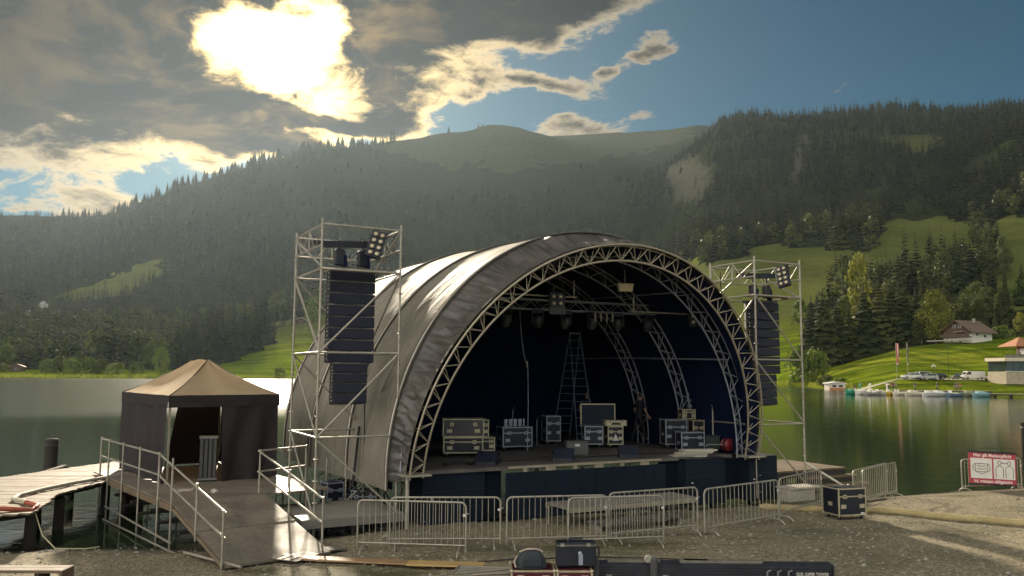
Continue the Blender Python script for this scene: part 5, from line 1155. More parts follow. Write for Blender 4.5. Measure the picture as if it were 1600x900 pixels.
# ---- road cases, tool case, bag and lifting tower in the foreground
CRED = plain('dark_red_laminate', (.075, .010, .016), .4, 0, .2)
for i, (x, w_) in enumerate(((.37, .74), (1.06, .60))):
    flight_case(('dark red case under the small backpack in the foreground', 'dark red case under the black tool case in the foreground')[i], (x, 14.45, -.02), .03, w_, .62, .42, body=CRED)
bgp = thing('backpack', 'small dark backpack lying on a red case', 'bag', (.35, 14.35, .525), .1); rows = []
for i in range(9):
    f = i / 8; z = .27 * f; k = (1 - .5 * f ** 2.2); rows.append([(.26 * k * math.copysign(abs(math.cos(a)) ** .6, math.cos(a)), .17 * k * math.copysign(abs(math.sin(a)) ** .6, math.sin(a)) - .03 * f, z) for a in np.linspace(0, 2 * math.pi, 21)])
MB().grid(rows).add(rows[-1][:-1], [tuple(range(20))]).obj('body', plain('bag_cloth', (.028, .034, .040), .8, 0, .35, 6.0, .3), bgp); slab('front_pocket', (0, -.165, .10), (.34, .06, .16), plain('bag_pocket', (.020, .026, .032), .7), bgp, bev=.03)
MB().tube([(-.2, -.05, .25), (-.1, -.07, .295), (.08, -.07, .30), (.19, -.05, .25)], .018, 6).obj('strap', plain('bag_trim', (.40, .33, .26), .7), bgp); MB().tube([(-.24, -.04, .18), (-.3, -.1, .1), (-.27, -.14, .02)], .016, 6).obj('strap', plain('bag_trim', (.40, .33, .26), .7), bgp)
tcs = thing('tool_case', 'black tool case standing on a red case in the foreground', 'case', (1.1, 14.42, .525), .06)
slab('body', (0, 0, .21), (.66, .26, .40), LAM, tcs, bev=.02); slab('lid_rim', (0, 0, .36), (.68, .28, .025), plain('case_rim', (.18, .17, .14), .4, .3), tcs)
MB().tube([(-.13, -.05, .41), (-.12, -.05, .46), (.1, -.05, .46), (.11, -.05, .41)], .016, 7).obj('handle', BLACK, tcs); MB().tube([(.33, -.05, .33), (.39, -.05, .31), (.39, -.05, .17), (.33, -.05, .15)], .015, 7).obj('side_handle', BLACK, tcs)
for q in (-.24, .2): slab('latch', (q, -.142, .37), (.06, .02, .05), ALU, tcs)
slab('clip', (.07, -.14, .13), (.07, .02, .17), plain('pale_tape', (.30, .34, .40), .4), tcs); MB().lathe([(.035, 0), (.03, .015), (0, .018)], (.06, -.13, .23), 10, M=Matrix.Rotation(math.pi / 2, 4, 'X')).obj('lock', plain('pale_tape', (.30, .34, .40), .4), tcs)
lt = thing('lifting_tower', 'long black folded lifting tower lying across the foreground', 'lifting tower', (3.4, 14.85, -.02), -.015)
for i in range(3): slab('mast_profile', (.05 + .03 * i, .12 * i - .1, .36 + .0 * i), (4.15 - .0 * i, .10, .30), BLACK, lt, bev=.012)
for i in range(6): slab('profile_groove', (.05, -.152, .25 + .045 * i), (4.12, .006, .008), DGREY, lt)
slab('lower_rail', (-.6, -.2, .14), (2.9, .1, .1), ALU, lt); slab('end_cap', (2.15, .02, .36), (.03, .36, .32), DGREY, lt)
for x, h_ in ((-1.93, .62), (-.93, .64)):
    slab('upright_bracket', (x, -.2, h_ / 2), (.13, .08, h_), plain('worn_grey', (.06, .06, .06), .5), lt, bev=.03); MB().lathe([(.05, -.03), (.075, -.025), (.075, .025), (.05, .03)], (x - .10, -.18, h_ - .03), 14, M=Matrix.Rotation(math.pi / 2, 4, 'X')).obj('roller', ALU, lt)
for x, l_ in ((-1.25, .9), (.3, 1.35), (-.2, .5)): slab('loose_channel', (x, .05, .53), (l_, .12, .05), plain('channel_alu', (.22, .20, .16), .45, .3), lt)
for x in (1.0, 1.18, 1.36): MB().tube([(x, -.2, .1), (x, -.21, .42), (x + .06, -.21, .44)], .022, 7).obj('lock_lever', plain('lever_grey', (.12, .12, .115), .5, .2), lt)
for x in (-1.75, -.78): bar('pull_pin', (x, -.17, .33), (x + .1, -.17, .325), .01, ALU, lt)
text('GUIL SUPER TOWER', (1.78, -.158, .37), .075, lt, plain('tower_letter', (.60, .57, .50), .5), off=.001, wide=.80)
al = thing('aluminium_frame', 'flat aluminium deck frame on short legs left of the red cases', 'metal frame', (-.42, 14.85, -.02), -.12)
slab('sheet', (0, 0, .33), (1.05, .72, .015), plain('deck_sheet_grey', (.33, .31, .25), .5, .2, .3, 2.0), al)
for y_ in (-.37, .37): slab('side_rail', (0, y_, .30), (1.12, .04, .1), ALU2, al)
for x in (-.54, .54):
    slab('end_rail', (x, 0, .30), (.04, .7, .098), ALU2, al)
    for y_ in (-.33, .33): bar('leg', (x, y_, 0), (x, y_, .26), .02, ALU, al)
bar('strut', (-.5, -.3, .355), (.5, .28, .355), .018, ALU2, al); bar('strut', (-.2, -.33, .36), (.52, -.1, .36), .018, ALU2, al)
tag(MB().tube([(x, 17.2 + .25 * math.sin(x * .9), shore(x, 17.2) + .03) for x in np.arange(-1.0, 5.2, .3)], .013, 6).obj('ground_cable', RUBBER), 'thin black cable lying on the gravel in front of the barriers', 'cable')
# ================================================================ PEOPLE
SKIN = plain('skin', (.42, .24, .17), .55, 0, .1); HAIR = plain('hair', (.03, .02, .014), .7)
def person_mesh(name, J, face_dir, bare_arm=True, shorts=False, fingers=True):
    """one continuous skinned body; J holds joint positions (x right, y forward is -y)"""
    verts, rad, edges, ids = [], [], [], {}
    def V(k, p, r):
        ids[k] = len(verts); verts.append(p); rad.append(r)
    def E(*ks):
        for a, b in zip(ks, ks[1:]): edges.append((ids[a], ids[b]))
    V('pel', J['pel'], (.155, .115)); V('waist', J['waist'], (.135, .10)); V('chest', J['chest'], (.165, .115)); V('neckb', J['neckb'], (.075, .07)); V('neck', J['neck'], (.055, .058))
    V('chin', J['chin'], (.068, .08)); V('mid', J['mid'], (.080, .098)); V('top', J['top'], (.060, .07)); E('pel', 'waist', 'chest', 'neckb', 'neck', 'chin', 'mid', 'top')
    nf = Vector(face_dir).normalized(); m_ = Vector(J['mid']); V('nose', tuple(m_ + nf * .108 + Vector((0, 0, -.012))), (.014, .017)); E('mid', 'nose')
    for s_ in 'LR':
        V('sh' + s_, J['sh' + s_], (.062, .062)); V('el' + s_, J['el' + s_], (.042, .042)); V('wr' + s_, J['wr' + s_], (.028, .024)); V('pa' + s_, J['pa' + s_], (.040, .020)); E('chest', 'sh' + s_, 'el' + s_, 'wr' + s_, 'pa' + s_)
        V('hip' + s_, J['hip' + s_], (.088, .088)); V('kn' + s_, J['kn' + s_], (.060, .060)); V('ca' + s_, tuple(Vector(J['kn' + s_]).lerp(Vector(J['an' + s_]), .35)), (.058, .062)); V('an' + s_, J['an' + s_], (.040, .042)); V('to' + s_, J['to' + s_], (.042, .030)); E('pel', 'hip' + s_, 'kn' + s_, 'ca' + s_, 'an' + s_, 'to' + s_)
        if fingers:
            p = Vector(J['pa' + s_]); d = (p - Vector(J['wr' + s_])).normalized(); sd = d.orthogonal().normalized(); nn = d.cross(sd)
            for i, (o_, l_) in enumerate(((-.030, .070), (-.011, .080), (.009, .075), (.028, .060))):
                V(f'f{i}{s_}', tuple(p + d * .05 + sd * o_), (.010, .010)); V(f'g{i}{s_}', tuple(p + d * (.05 + l_ * .55) + sd * o_ * 1.2 + nn * .012), (.009, .009)); V(f'h{i}{s_}', tuple(p + d * (.05 + l_ * .85) + sd * o_ * 1.2 + nn * .036), (.008, .008)); E('pa' + s_, f'f{i}{s_}', f'g{i}{s_}', f'h{i}{s_}')
            V('t0' + s_, tuple(p - sd * .045 + d * .01), (.012, .012)); V('t1' + s_, tuple(p - sd * .062 + d * .045 + nn * .02), (.010, .010)); E('pa' + s_, 't0' + s_, 't1' + s_)
    me_ = bpy.data.meshes.new(name); me_.from_pydata(verts, edges, []); o = bpy.data.objects.new(name, me_); COL.objects.link(o)
    md = o.modifiers.new('skin', 'SKIN'); md.branch_smoothing = .4; ss_ = o.modifiers.new('sub', 'SUBSURF'); ss_.levels = 1; ss_.render_levels = 1
    lay = me_.skin_vertices[0].data
    for i, r_ in enumerate(rad): lay[i].radius = r_; lay[i].use_root = (i == 0)
    dg = bpy.context.evaluated_depsgraph_get(); dg.update(); res_ = bpy.data.meshes.new_from_object(o.evaluated_get(dg)); bpy.data.objects.remove(o)
    pz = J['pel'][2]; hz = J['mid'][2]; kz = min(J['knL'][2], J['knR'][2])
    res_.materials.clear()
    for mm in (SKIN, HAIR, NAVY, NAVY, RUBBER): res_.materials.append(mm)
    for p in res_.polygons:
        c_ = p.center; p.use_smooth = True
        dh = (Vector(c_) - Vector(J['mid'])); arm = min((Vector(c_) - Vector(J[k])).length for k in ('wrL', 'wrR', 'paL', 'paR')) < (.20 if bare_arm else .10)
        arm = arm or (bare_arm and any((Vector(c_) - Vector(J[k])).length < .09 for k in ('elL', 'elR')))
        if dh.length < .20 and c_.z > J['neck'][2] - .01: mi = 1 if (dh.dot(nf) < .02 and dh.z > -.06) or dh.z > .075 else 0
        elif arm or c_.z > J['neckb'][2] + .02: mi = 0
        elif c_.z > pz + .03: mi = 2
        elif c_.z < .10: mi = 4
        elif shorts and c_.z < kz + .06: mi = 0
        else: mi = 3
        p.material_index = mi
    return res_
def joints(arm=.0, stride=.12, bend=0.0, lift=False):
    J = dict(pel=(0, 0, .96), waist=(0, -.01 - bend * .3, 1.12), chest=(0, -.01 - bend, 1.34 - bend * .2), neckb=(0, -.01 - bend * 1.2, 1.48 - bend * .3), neck=(0, -.015 - bend * 1.3, 1.53 - bend * .3), chin=(0, -.03 - bend * 1.4, 1.585 - bend * .3), mid=(0, -.025 - bend * 1.4, 1.655 - bend * .3), top=(0, -.015 - bend * 1.4, 1.735 - bend * .3))
    for s_, q in (('L', -1), ('R', 1)):
        J['sh' + s_] = (q * .19, -.01 - bend, 1.42 - bend * .2); J['hip' + s_] = (q * .095, 0, .90)
        J['kn' + s_] = (q * .11, -.03 + q * stride * .4, .50); J['an' + s_] = (q * .12, .02 + q * stride, .075); J['to' + s_] = (q * .14, -.13 + q * stride, .035)
        J['el' + s_] = (q * .27, .03 - bend - arm * .1, 1.13 - bend * .2); J['wr' + s_] = (q * .25, -.08 - bend - arm * .25, .90 + arm * .3 - bend * .3); J['pa' + s_] = (q * .245, -.12 - bend - arm * .32, .83 + arm * .32 - bend * .3)
    if lift: J['elR'] = (.32, -.12, 1.20); J['wrR'] = (.30, -.33, 1.26); J['paR'] = (.29, -.40, 1.29)
    return J
PM = [person_mesh('person', joints(), (0, -1, -.05)), person_mesh('person', joints(.8, .05, .0, True), (0, -1, -.1), shorts=True), person_mesh('person', joints(.3, .22, .06), (0, -1, -.1))]
def person(label, pos, rz, v=0, shirt=(.1, .1, .12), legs=(.03, .035, .05), group=None, h=1.0):
    o = link(bpy.data.objects.new('person', PM[v])); tag(o, label, 'person', group); o.location = pos; o.rotation_euler = (0, 0, rz); o.scale = (h, h, h)
    for i, c_ in ((2, shirt), (3, legs)):
        o.material_slots[i].link = 'OBJECT'; o.material_slots[i].material = plain('cloth_%.2f_%.2f_%.2f' % c_, c_, .8, 0, .15)
    return o
person('person in dark clothes standing right of the open case on stage', SW(5.25, 5.35, BASE + .004), 2.2, 2, (.012, .014, .02), (.012, .014, .022))
person('person in black standing near the backdrop of the stage', SW(4.5, 7.6, BASE + .004), .2, 0, (.008, .01, .014), (.01, .01, .014))

# ================================================================ FAR SHORE, RIGHT
STONE = plain('rubble_wall', (.34, .29, .20), .85, 0, .3, 1.2, .5, 3.0); WHITEW = plain('white_render', (.66, .62, .52), .8, 0, .1, .5); BROWNW = plain('brown_boards', (.085, .055, .035), .8, 0, .3, 1.0)
RTILE = plain('red_roof', (.36, .15, .07), .8, 0, .25, 1.2); BTILE = plain('brown_roof', (.14, .095, .065), .85, 0, .25, .8); GLASS = plain('window_glass', (.03, .045, .045), .08, 0, .3, .3, spec=.8)
def on(px, D, dz=0.0): return Vector(land(px, D, dz))
JET = plain('jetty_planks', (.33, .26, .17), .7, 0, .3, .6)
def jetty(label, px0, px1, D0, D1, z=.55, w_=2.2):
    A = Vector(((px0 - 800) / FPX * D0, D0, 0)); B = Vector(((px1 - 800) / FPX * D1, D1, 0)); v = B - A; L_ = v.length; a = math.atan2(v.y, v.x)
    t_ = thing('jetty', label, 'jetty', (A.x, A.y, WATER_Z), a); n = int(L_ / 1.2)
    for i in range(n): slab('deck_section', (L_ * (i + .5) / n, 0, z), (round(L_ / n - .03, 2), w_, .08), JET, t_)
    for i in range(int(L_ / 2.6) + 1):
        for q in (-1, 1): bar('pile', (.2 + 2.6 * i, q * (w_ / 2 - .1), -1.0), (.2 + 2.6 * i, q * (w_ / 2 - .1), z - .04), .16, WOODD, t_, 8)
    slab('edge_board', (L_ / 2, -w_ / 2 - .02, z - .12), (L_, .05, .2), WOODD, t_)
jetty('long wooden jetty on piles in front of the lakeside restaurant', 1432, 1640, 166, 152); jetty('shorter wooden jetty behind the moored pedal boats', 1392, 1540, 176, 172, .75)
def hull(L_, B_, H_, n=10):
    rows = []
    for i in range(n + 1):
        f = i / n; x = L_ * (f - .5); w_ = B_ / 2 * min(1, (1 - abs(2 * f - 1) ** 3) * 1.05 + .12); k = .25 * (2 * f - 1) ** 2
        rows.append([(x, -w_, H_ + k), (x, -w_ * .85, .05), (x, -w_ * .4, -.12), (x, w_ * .4, -.12), (x, w_ * .85, .05), (x, w_, H_ + k), (x, w_ * .8, H_ * .75 + k), (x, -w_ * .8, H_ * .75 + k), (x, -w_, H_ + k)])
    m = MB().grid(rows); m.add(rows[0][:-1], [tuple(range(8))]); m.add(rows[-1][:-1], [tuple(reversed(range(8)))]); return m
def boat(label, px, D, rz, c_, kind='plain', c2=(.6, .58, .5)):
    t_ = thing('pedal_boat', label, 'boat', ((px - 800) / FPX * D, D, WATER_Z + .05), rz, 'boats moored along the jetties'); mt_ = plain('hull_%.2f_%.2f_%.2f' % c_, c_, .4, 0, .1); m2 = plain('hull_%.2f_%.2f_%.2f' % c2, c2, .5, 0, .1)
    hull(3.4, 1.6, .5).obj('hull', mt_, t_)
    for q in (-.35, .35): slab('seat', (-.5, q, .55), (.5, .5, .12), m2, t_, bev=.03); slab('backrest', (-.78, q, .82), (.1, .5, .5), m2, t_, bev=.03)
    if kind in ('swan', 'dragon'):
        MB().tube([(1.2, 0, .35), (1.45, 0, .8), (1.35, 0, 1.3), (1.25, 0, 1.75), (1.45, 0, 2.05)], [.26, .22, .15, .13, .15], 8).obj('neck', mt_, t_)
        MB().lathe([(0, -.22), (.14, -.12), (.17, .02), (.10, .2), (0, .32)], (1.55, 0, 2.05), 10, M=Matrix.Rotation(math.pi / 2, 4, 'Y')).obj('head', mt_, t_); MB().lathe([(.08, 0), (0, .28)], (1.85, 0, 2.02), 8, M=Matrix.Rotation(math.pi / 2 + .2, 4, 'Y')).obj('beak', plain('beak', (.45, .2, .04), .5), t_)
        MB().tube([(-1.3, 0, .5), (-1.75, 0, .9), (-1.9, 0, 1.25)], [.3, .2, .04], 8).obj('tail', mt_, t_)
        for q in (-.78, .78): MB().tube([(.7, q, .5), (-.2, q * 1.05, .8), (-1.1, q, .75)], [.08, .2, .05], 8).obj('wing', mt_, t_)
    elif kind == 'cover':
        MB().grid([[(x, y_, .5 + .5 * (1 - (x / 1.6) ** 2) * (1 - (y_ / .85) ** 2)) for y_ in np.linspace(-.8, .8, 7)] for x in np.linspace(-1.6, 1.6, 9)]).obj('cover', m2, t_)
    else: slab('pedal_box', (.4, 0, .5), (.7, .5, .25), m2, t_, bev=.05); MB().tube([(.9, 0, .5), (1.0, 0, .85), (.85, 0, .9)], .03, 6).obj('tiller', DGREY, t_)
boat('green dragon pedal boat at the left end of the moored boats', 1331, 168, .1, (.03, .24, .15), 'dragon', (.05, .28, .2)); boat('white swan pedal boat beside the green dragon boat', 1346, 166, .15, (.68, .66, .58), 'swan'); boat('grey rowing boat between the two swan boats', 1360, 164, .0, (.35, .33, .30))
boat('white swan pedal boat at the corner of the jetty', 1373, 165, .1, (.70, .66, .56), 'swan'); boat('yellow pedal boat next to the swan at the jetty', 1390, 165, .2, (.60, .40, .06)); boat('white pedal boat in front of the shorter jetty', 1403, 164, .3, (.66, .62, .50)); boat('cream covered boat left of the middle of the jetty', 1424, 161, .1, (.60, .56, .44), 'cover', (.55, .50, .38))
boat('white covered boat at the middle of the jetty', 1450, 158, .2, (.66, .64, .58), 'cover', (.62, .60, .54)); boat('second white covered boat right of the first', 1464, 159, .15, (.62, .62, .58), 'cover', (.66, .64, .60)); boat('blue grey boat near the right of the row', 1487, 158, .05, (.16, .22, .27), 'plain'); boat('dull olive boat beside the blue grey boat', 1511, 158, .0, (.22, .24, .14), 'cover', (.20, .22, .14)); boat('turquoise covered boat at the right end of the moored boats', 1529, 156, .1, (.20, .36, .36), 'cover', (.24, .40, .40))
road = [(px, D) for px, D in ((1295, 208), (1340, 205), (1400, 203), (1460, 202), (1530, 201), (1600, 201), (1660, 202))]
m = MB(); L0 = []
for px, D in road: L0.append([tuple(on(px, D - 5, .10)), tuple(on(px, D, .12)), tuple(on(px, D + 5, .10))])
tag(m.grid(L0).obj('road', plain('lakeside_road', (.30, .27, .21), .85, 0, .2, .4)), 'pale lakeside road with parking strip', 'road', kind='structure')
def car(label, px, D, rz, c_, L_=4.5, H_=1.55, kind='suv'):
    p = on(px, D, .14); t_ = thing('parked_car', label, 'van' if kind == 'van' else 'car', p, rz, 'cars parked by the lake'); paint = plain('car_%.2f_%.2f_%.2f' % c_, c_, .25, .1, .08); W_ = 1.8; h = L_ / 2
    if kind == 'van': body = [(-h, .35), (h, .35), (h, .95), (h - .25, 1.1), (h - .95, 1.95), (-h + .05, 1.95), (-h, 1.8)]; glass = [(h - .38, 1.15), (h - .95, 1.82), (h - 1.75, 1.82), (h - 1.75, 1.15)]
    else: body = [(-h, .35), (h, .35), (h, .72), (h - .15, .85), (h - 1.05, .98), (h - 1.75, H_), (-h + .55, H_), (-h + .08, 1.0), (-h, .8)]; glass = [(h - 1.22, 1.0), (h - 1.78, H_ - .08), (-h + .62, H_ - .08), (-h + .28, 1.0)]
    MB().prism_y(body, -W_ / 2, W_ / 2).obj('body', paint, t_, True); MB().prism_y(glass, -W_ / 2 - .012, W_ / 2 + .012).obj('side_window', GLASS, t_, True)
    ws = [(h - 1.0, 1.0), (h - 1.72, H_ - .06)] if kind != 'van' else [(h - .28, 1.14), (h - .93, 1.86)]
    MB().add([(ws[0][0] + .03, -.75, ws[0][1] + .02), (ws[0][0] + .03, .75, ws[0][1] + .02), (ws[1][0] + .03, .68, ws[1][1] + .02), (ws[1][0] + .03, -.68, ws[1][1] + .02)], [(0, 1, 2, 3)]).obj('windscreen', GLASS, t_)
    for x in (h - .85, -h + .85):
        for q in (-1, 1):
            o = MB().lathe([(.0, -.1), (.30, -.1), (.33, -.06), (.33, .06), (.30, .1), (0, .1)], (0, 0, 0), 14, M=Matrix.Rotation(math.pi / 2, 4, 'X')).obj('wheel', RUBBER, t_); o.location = (x, q * (W_ / 2 - .06), .33)
            MB().lathe([(.0, -.105), (.19, -.105), (.2, .105), (0, .105)], (0, 0, 0), 10, M=Matrix.Rotation(math.pi / 2, 4, 'X')).obj('rim', ALU, o)
    for q in (-.6, .6): slab('headlight', (h - .02, q, .72), (.06, .35, .14), PALE, t_); slab('tail_light', (-h + .0, q * 1.2, .85), (.05, .18, .22), plain('tail_red', (.35, .02, .02), .3), t_)
    slab('bumper', (h - .02, 0, .45), (.12, W_ * .96, .2), DGREY, t_)
car('silver estate car at the right end of the parked cars', 1551, 196, math.pi - .05, (.55, .53, .48), 4.7, 1.65); car('white delivery van parked beside the silver estate car', 1517, 199, math.pi, (.66, .64, .58), 5.1, 2, 'van'); car('dark low car half hidden behind people left of the van', 1498, 201, math.pi, (.10, .10, .10), 4.2, 1.4)
car('white car at the left of the parked row', 1421, 198, math.pi - .1, (.62, .60, .54), 4.2, 1.5); car('white people carrier in the parked row behind the flags', 1436, 202, math.pi + .1, (.66, .64, .60), 4.8, 1.75); car('grey car in the parked row right of the people carrier', 1447, 196, math.pi, (.40, .40, .38), 4.2, 1.45); car('black car at the right of the row by the lamp post', 1460, 198, math.pi - .1, (.02, .02, .022), 4.2, 1.45)
for i, (px, D, c_, l_) in enumerate(((1333, 204, (.03, .03, .04), 'person in dark clothes walking on the path left'), (1340, 204, (.05, .04, .04), 'person walking behind on the lakeside path'), (1382, 176.5, (.4, .36, .3), 'person in pale top at the left of the jetty group'), (1386, 176.3, (.06, .05, .05), 'person in black second from left in the jetty group'), (1390, 176.4, (.30, .05, .04), 'person in red top in the middle of the jetty group'), (1393, 176.2, (.05, .05, .07), 'person in dark jacket in the jetty group'), (1397, 176, (.1, .09, .09), 'person at the right of the jetty group'))):
    pos = on(px, D, .13) if D > 190 else Vector(((px - 800) / FPX * D, D, WATER_Z + .80)); person(l_, pos, i * 1.3, (0, 2)[i % 2], c_, (.04, .04, .06), 'people by the lake')
for px, D, c_, l_ in ((1427, 173.6, (.02, .02, .02), 'tall person in black standing alone on the jetty'), (1461, 172.9, (.03, .03, .03), 'person in dark clothes under the lamp post on the jetty'), (1489, 173.5, (.08, .08, .10), 'person standing left of the white van'), (1492, 173.4, (.04, .05, .08), 'person in navy left of the white van'), (1497, 173.2, (.35, .06, .05), 'person in red top beside the white van')):
    person(l_, ((px - 800) / FPX * D, D, WATER_Z + .80), px * .7, 0, c_, (.03, .035, .06), 'people by the lake')
for i, (px, c_, l_) in enumerate(((1399, (.50, .10, .08), 'tall flagpole with hanging red and white flag'), (1416, (.05, .07, .05), 'tall flagpole with hanging dark flag'))):
    p = on(px, 212); fl = thing('flagpole', l_, 'flagpole', p); bar('pole', (0, 0, 0), (0, 0, 9.2), .06, ALU2, fl); rows = []
    for a in np.linspace(0, .9, 9): rows.append([(.1 + a * (.9 if i == 0 else .4) * .8, .12 * math.sin(a * 18 + z), z) for z in np.linspace(3.9, 9.0, 9)])
    MB().grid(rows).obj('flag', plain('flag_a%d' % i, c_, .8, 0, .1), fl); MB().grid([[(x + .02, y_ - .05, z) for x, y_, z in r_] for r_ in rows[3:6]]).obj('flag_stripe', plain('flag_b%d' % i, ((.6, .56, .48), (.30, .32, .26))[i], .8, 0, .1), fl); slab('flag_weight', (.25, 0, 3.75), (.4, .15, .25), PALE, fl)
lp = thing('street_lamp', 'old-style street lamp beside the parked cars', 'street lamp', on(1457, 196)); bar('post', (0, 0, 0), (0, 0, 3.2), .06, BLACK, lp); bar('arm', (-.35, 0, 3.0), (.35, 0, 3.0), .03, BLACK, lp)
for x, z in ((-.35, 3.1), (.35, 3.1), (0, 3.4)): MB().lathe([(.06, 0), (.16, .1), (.16, .32), (.0, .45)], (x, 0, z), 10).obj('lantern', PALE, lp)
ms = thing('thin_mast', 'thin tall mast standing beside the white van', 'mast', on(1480, 196)); bar('pole', (0, 0, 0), (0, 0, 10.5), .045, BLACK, ms); bar('cross_piece', (-.3, 0, 9.8), (.3, 0, 9.8), .03, BLACK, ms)
def house(name, label, pos, rz, w_, l_, hw, hr, wall, roofm, over=.8, gable=None, win=(), chimney=True, cat='house'):
    """gable front in the xz plane at y=-l/2, ridge along y; each window is a part"""
    t_ = thing(name, label, cat, pos, rz); X, Y = w_ / 2, l_ / 2
    MB().box((0, 0, hw / 2 - .5), (w_, l_, hw + 1)).obj('wall', wall, t_)
    MB().prism_y([(-X, hw), (X, hw), (0, hr - .25)], -Y + .002, Y - .002).obj('gable', gable or wall, t_, True)
    sl = (hr - hw) / X; ex = X + over
    for q in (-1, 1): MB().add([(0, -Y - over, hr), (0, Y + over, hr), (q * ex, Y + over, hr - sl * ex), (q * ex, -Y - over, hr - sl * ex), (0, -Y - over, hr - .22), (0, Y + over, hr - .22), (q * ex, Y + over, hr - sl * ex - .22), (q * ex, -Y - over, hr - sl * ex - .22)], [(0, 1, 2, 3), (7, 6, 5, 4), (0, 3, 7, 4), (1, 5, 6, 2), (2, 6, 7, 3)]).obj('roof', roofm, t_, True)
    if chimney: slab('chimney', (X * .35, Y * .2, hr - .1), (.7, .7, 1.5), CONC, t_)
    for face, a, z, ww, hh_ in win:
        if face == 'f': o = slab('window', (a, -Y - .02, z), (ww, .06, hh_), PALE, t_); slab('pane', (0, -.035, 0), (ww - .18, .02, hh_ - .18), GLASS, o)
        else: s_ = 1 if face == 'r' else -1; o = slab('window', (s_ * (X + .02), a, z), (.06, ww, hh_), PALE, t_); slab('pane', (s_ * .035, 0, 0), (.02, ww - .18, hh_ - .18), GLASS, o)
    return t_
ch = house('chalet', 'brown wooden chalet with white side wall on the green hill', on(1512, 286, -.3), -1.12, 10.5, 10.5, 3.9, 7.4, WHITEW, BTILE, 1.3, BROWNW, [('f', -3.2, 2.6, 1.3, 1.2), ('f', -.6, 2.6, 1.6, 1.9), ('f', 2.6, 2.6, 1.3, 1.2), ('f', -1, 5.2, 1.0, 1.0), ('f', 1, 5.2, 1.0, 1.0), ('r', -2.5, 2.5, 1.2, 1.3), ('r', 1.6, 1.9, 1.6, 1.0)])
slab('upper_cladding', (0, -5.28, 3.4), (10.4, .08, 2.0), BROWNW, ch); slab('balcony', (0, -6.1, 1.6), (10.8, 1.6, .16), BROWNW, ch); slab('balcony_rail', (0, -6.85, 2.15), (10.8, .08, .9), BROWNW, ch); slab('awning', (1.4, -6.0, 3.3), (3.4, 1.8, .08), PALE, ch); slab('terrace', (-1, -8.2, .35), (15, 3.2, .3), plain('terrace_edge', (.42, .38, .30), .8), ch)
for q in (-5, -2, 1, 4): slab('terrace_pillar', (q, -9.5, -.5), (.3, .3, 1.5), BROWNW, ch)
# restaurant
rs = thing('lakeside_restaurant', 'lakeside restaurant with glazed terrace floor and red pavilion roof', 'restaurant', on(1585, 190, -.2), .02)
slab('base_wall', (2.0, 0, 1.3), (13, 7, 2.8), STONE, rs); slab('glazed_storey', (2.1, .1, 3.9), (12.8, 6.8, 2.5), GLASS, rs); slab('terrace_slab', (1.9, -.1, 5.4), (13.6, 7.6, .75), plain('slab_cream', (.55, .47, .34), .8, 0, .12, .5), rs)
for i in range(9): slab('mullion', (-4.2 + i * 1.55, -3.34, 3.9), (.12, .1, 2.5), DGREY, rs)
slab('sill', (2.0, -3.45, 2.74), (13.0, .3, .12), PALE, rs); slab('parapet', (2.0, -3.7, 5.95), (13.2, .06, .9), plain('glass_parapet', (.16, .15, .12), .3), rs)
slab('pavilion_wall', (5.0, 1.4, 7.1), (5.5, 3.4, 2.8), BROWNW, rs); slab('door', (3.6, -.33, 6.9), (1.1, .06, 2.1), WHITEW, rs); slab('window', (5.6, -.33, 7.2), (1.6, .06, 1.2), GLASS, rs)
def prf(x0, x1, zt, zb, y0, y1, yr): MB().add([(x0, y0, zb), (x1, y0, zb), (x1, y1, zb), (x0, y1, zb), ((x0 + x1) / 2, yr, zt)], [(0, 1, 4), (1, 2, 4), (2, 3, 4), (3, 0, 4), (3, 2, 1, 0)]).obj('pavilion_roof', RTILE, rs)
prf(-1.8, 5.2, 10.6, 8.4, -3.2, 4.0, 1.0); prf(3.2, 10.5, 11.0, 8.9, -2.6, 4.4, 1.4)
for x in (-.8, 1.8, 4.4): bar('roof_post', (x, -2.6, 5.8), (x, -2.6, 8.6), .1, BROWNW, rs); bar('roof_strut', (x - .8, -2.6, 8.3), (x, -2.6, 7.4), .06, RTILE, rs)
for i, x in enumerate((.6, 2.9)):
    MB().add([(x - 1.2, -3.4, 6.6), (x + 1.2, -3.4, 6.9), (x + 1.5, -1.6, 8.3), (x - .9, -1.6, 7.8)], [(0, 1, 2, 3)]).obj('awning', PALE, rs)
for i in range(5):
    tb = thing('terrace_table', 'terrace table with chairs on the restaurant roof', 'table', tuple(on(1585, 190, -.2) + Vector((-3.4 + 1.5 * i, -2.6, 5.79))), 0, 'tables on the restaurant terrace'); slab('top', (0, 0, .74), (.9, .9, .05), WOODD, tb); bar('leg', (0, 0, 0), (0, 0, .74), .04, BLACK, tb); slab('seat', (.75, 0, .45), (.42, .42, .05), WOODD, tb); slab('backrest', (.95, 0, .72), (.04, .42, .5), WOODD, tb)
ks = house('kiosk', 'small flat white and orange kiosk at the shore path', on(1302, 214, .0), .05, 4.2, 3.0, 2.3, 2.62, plain('kiosk_white', (.55, .50, .42), .7), PALE, .3, None, [('f', -.8, 1.5, 1.2, .8), ('f', .9, 1.5, 1.2, .8)], False, 'kiosk'); slab('orange_front', (0, -1.54, .55), (4.0, .06, 1.0), plain('kiosk_orange', (.42, .17, .06), .6), ks)
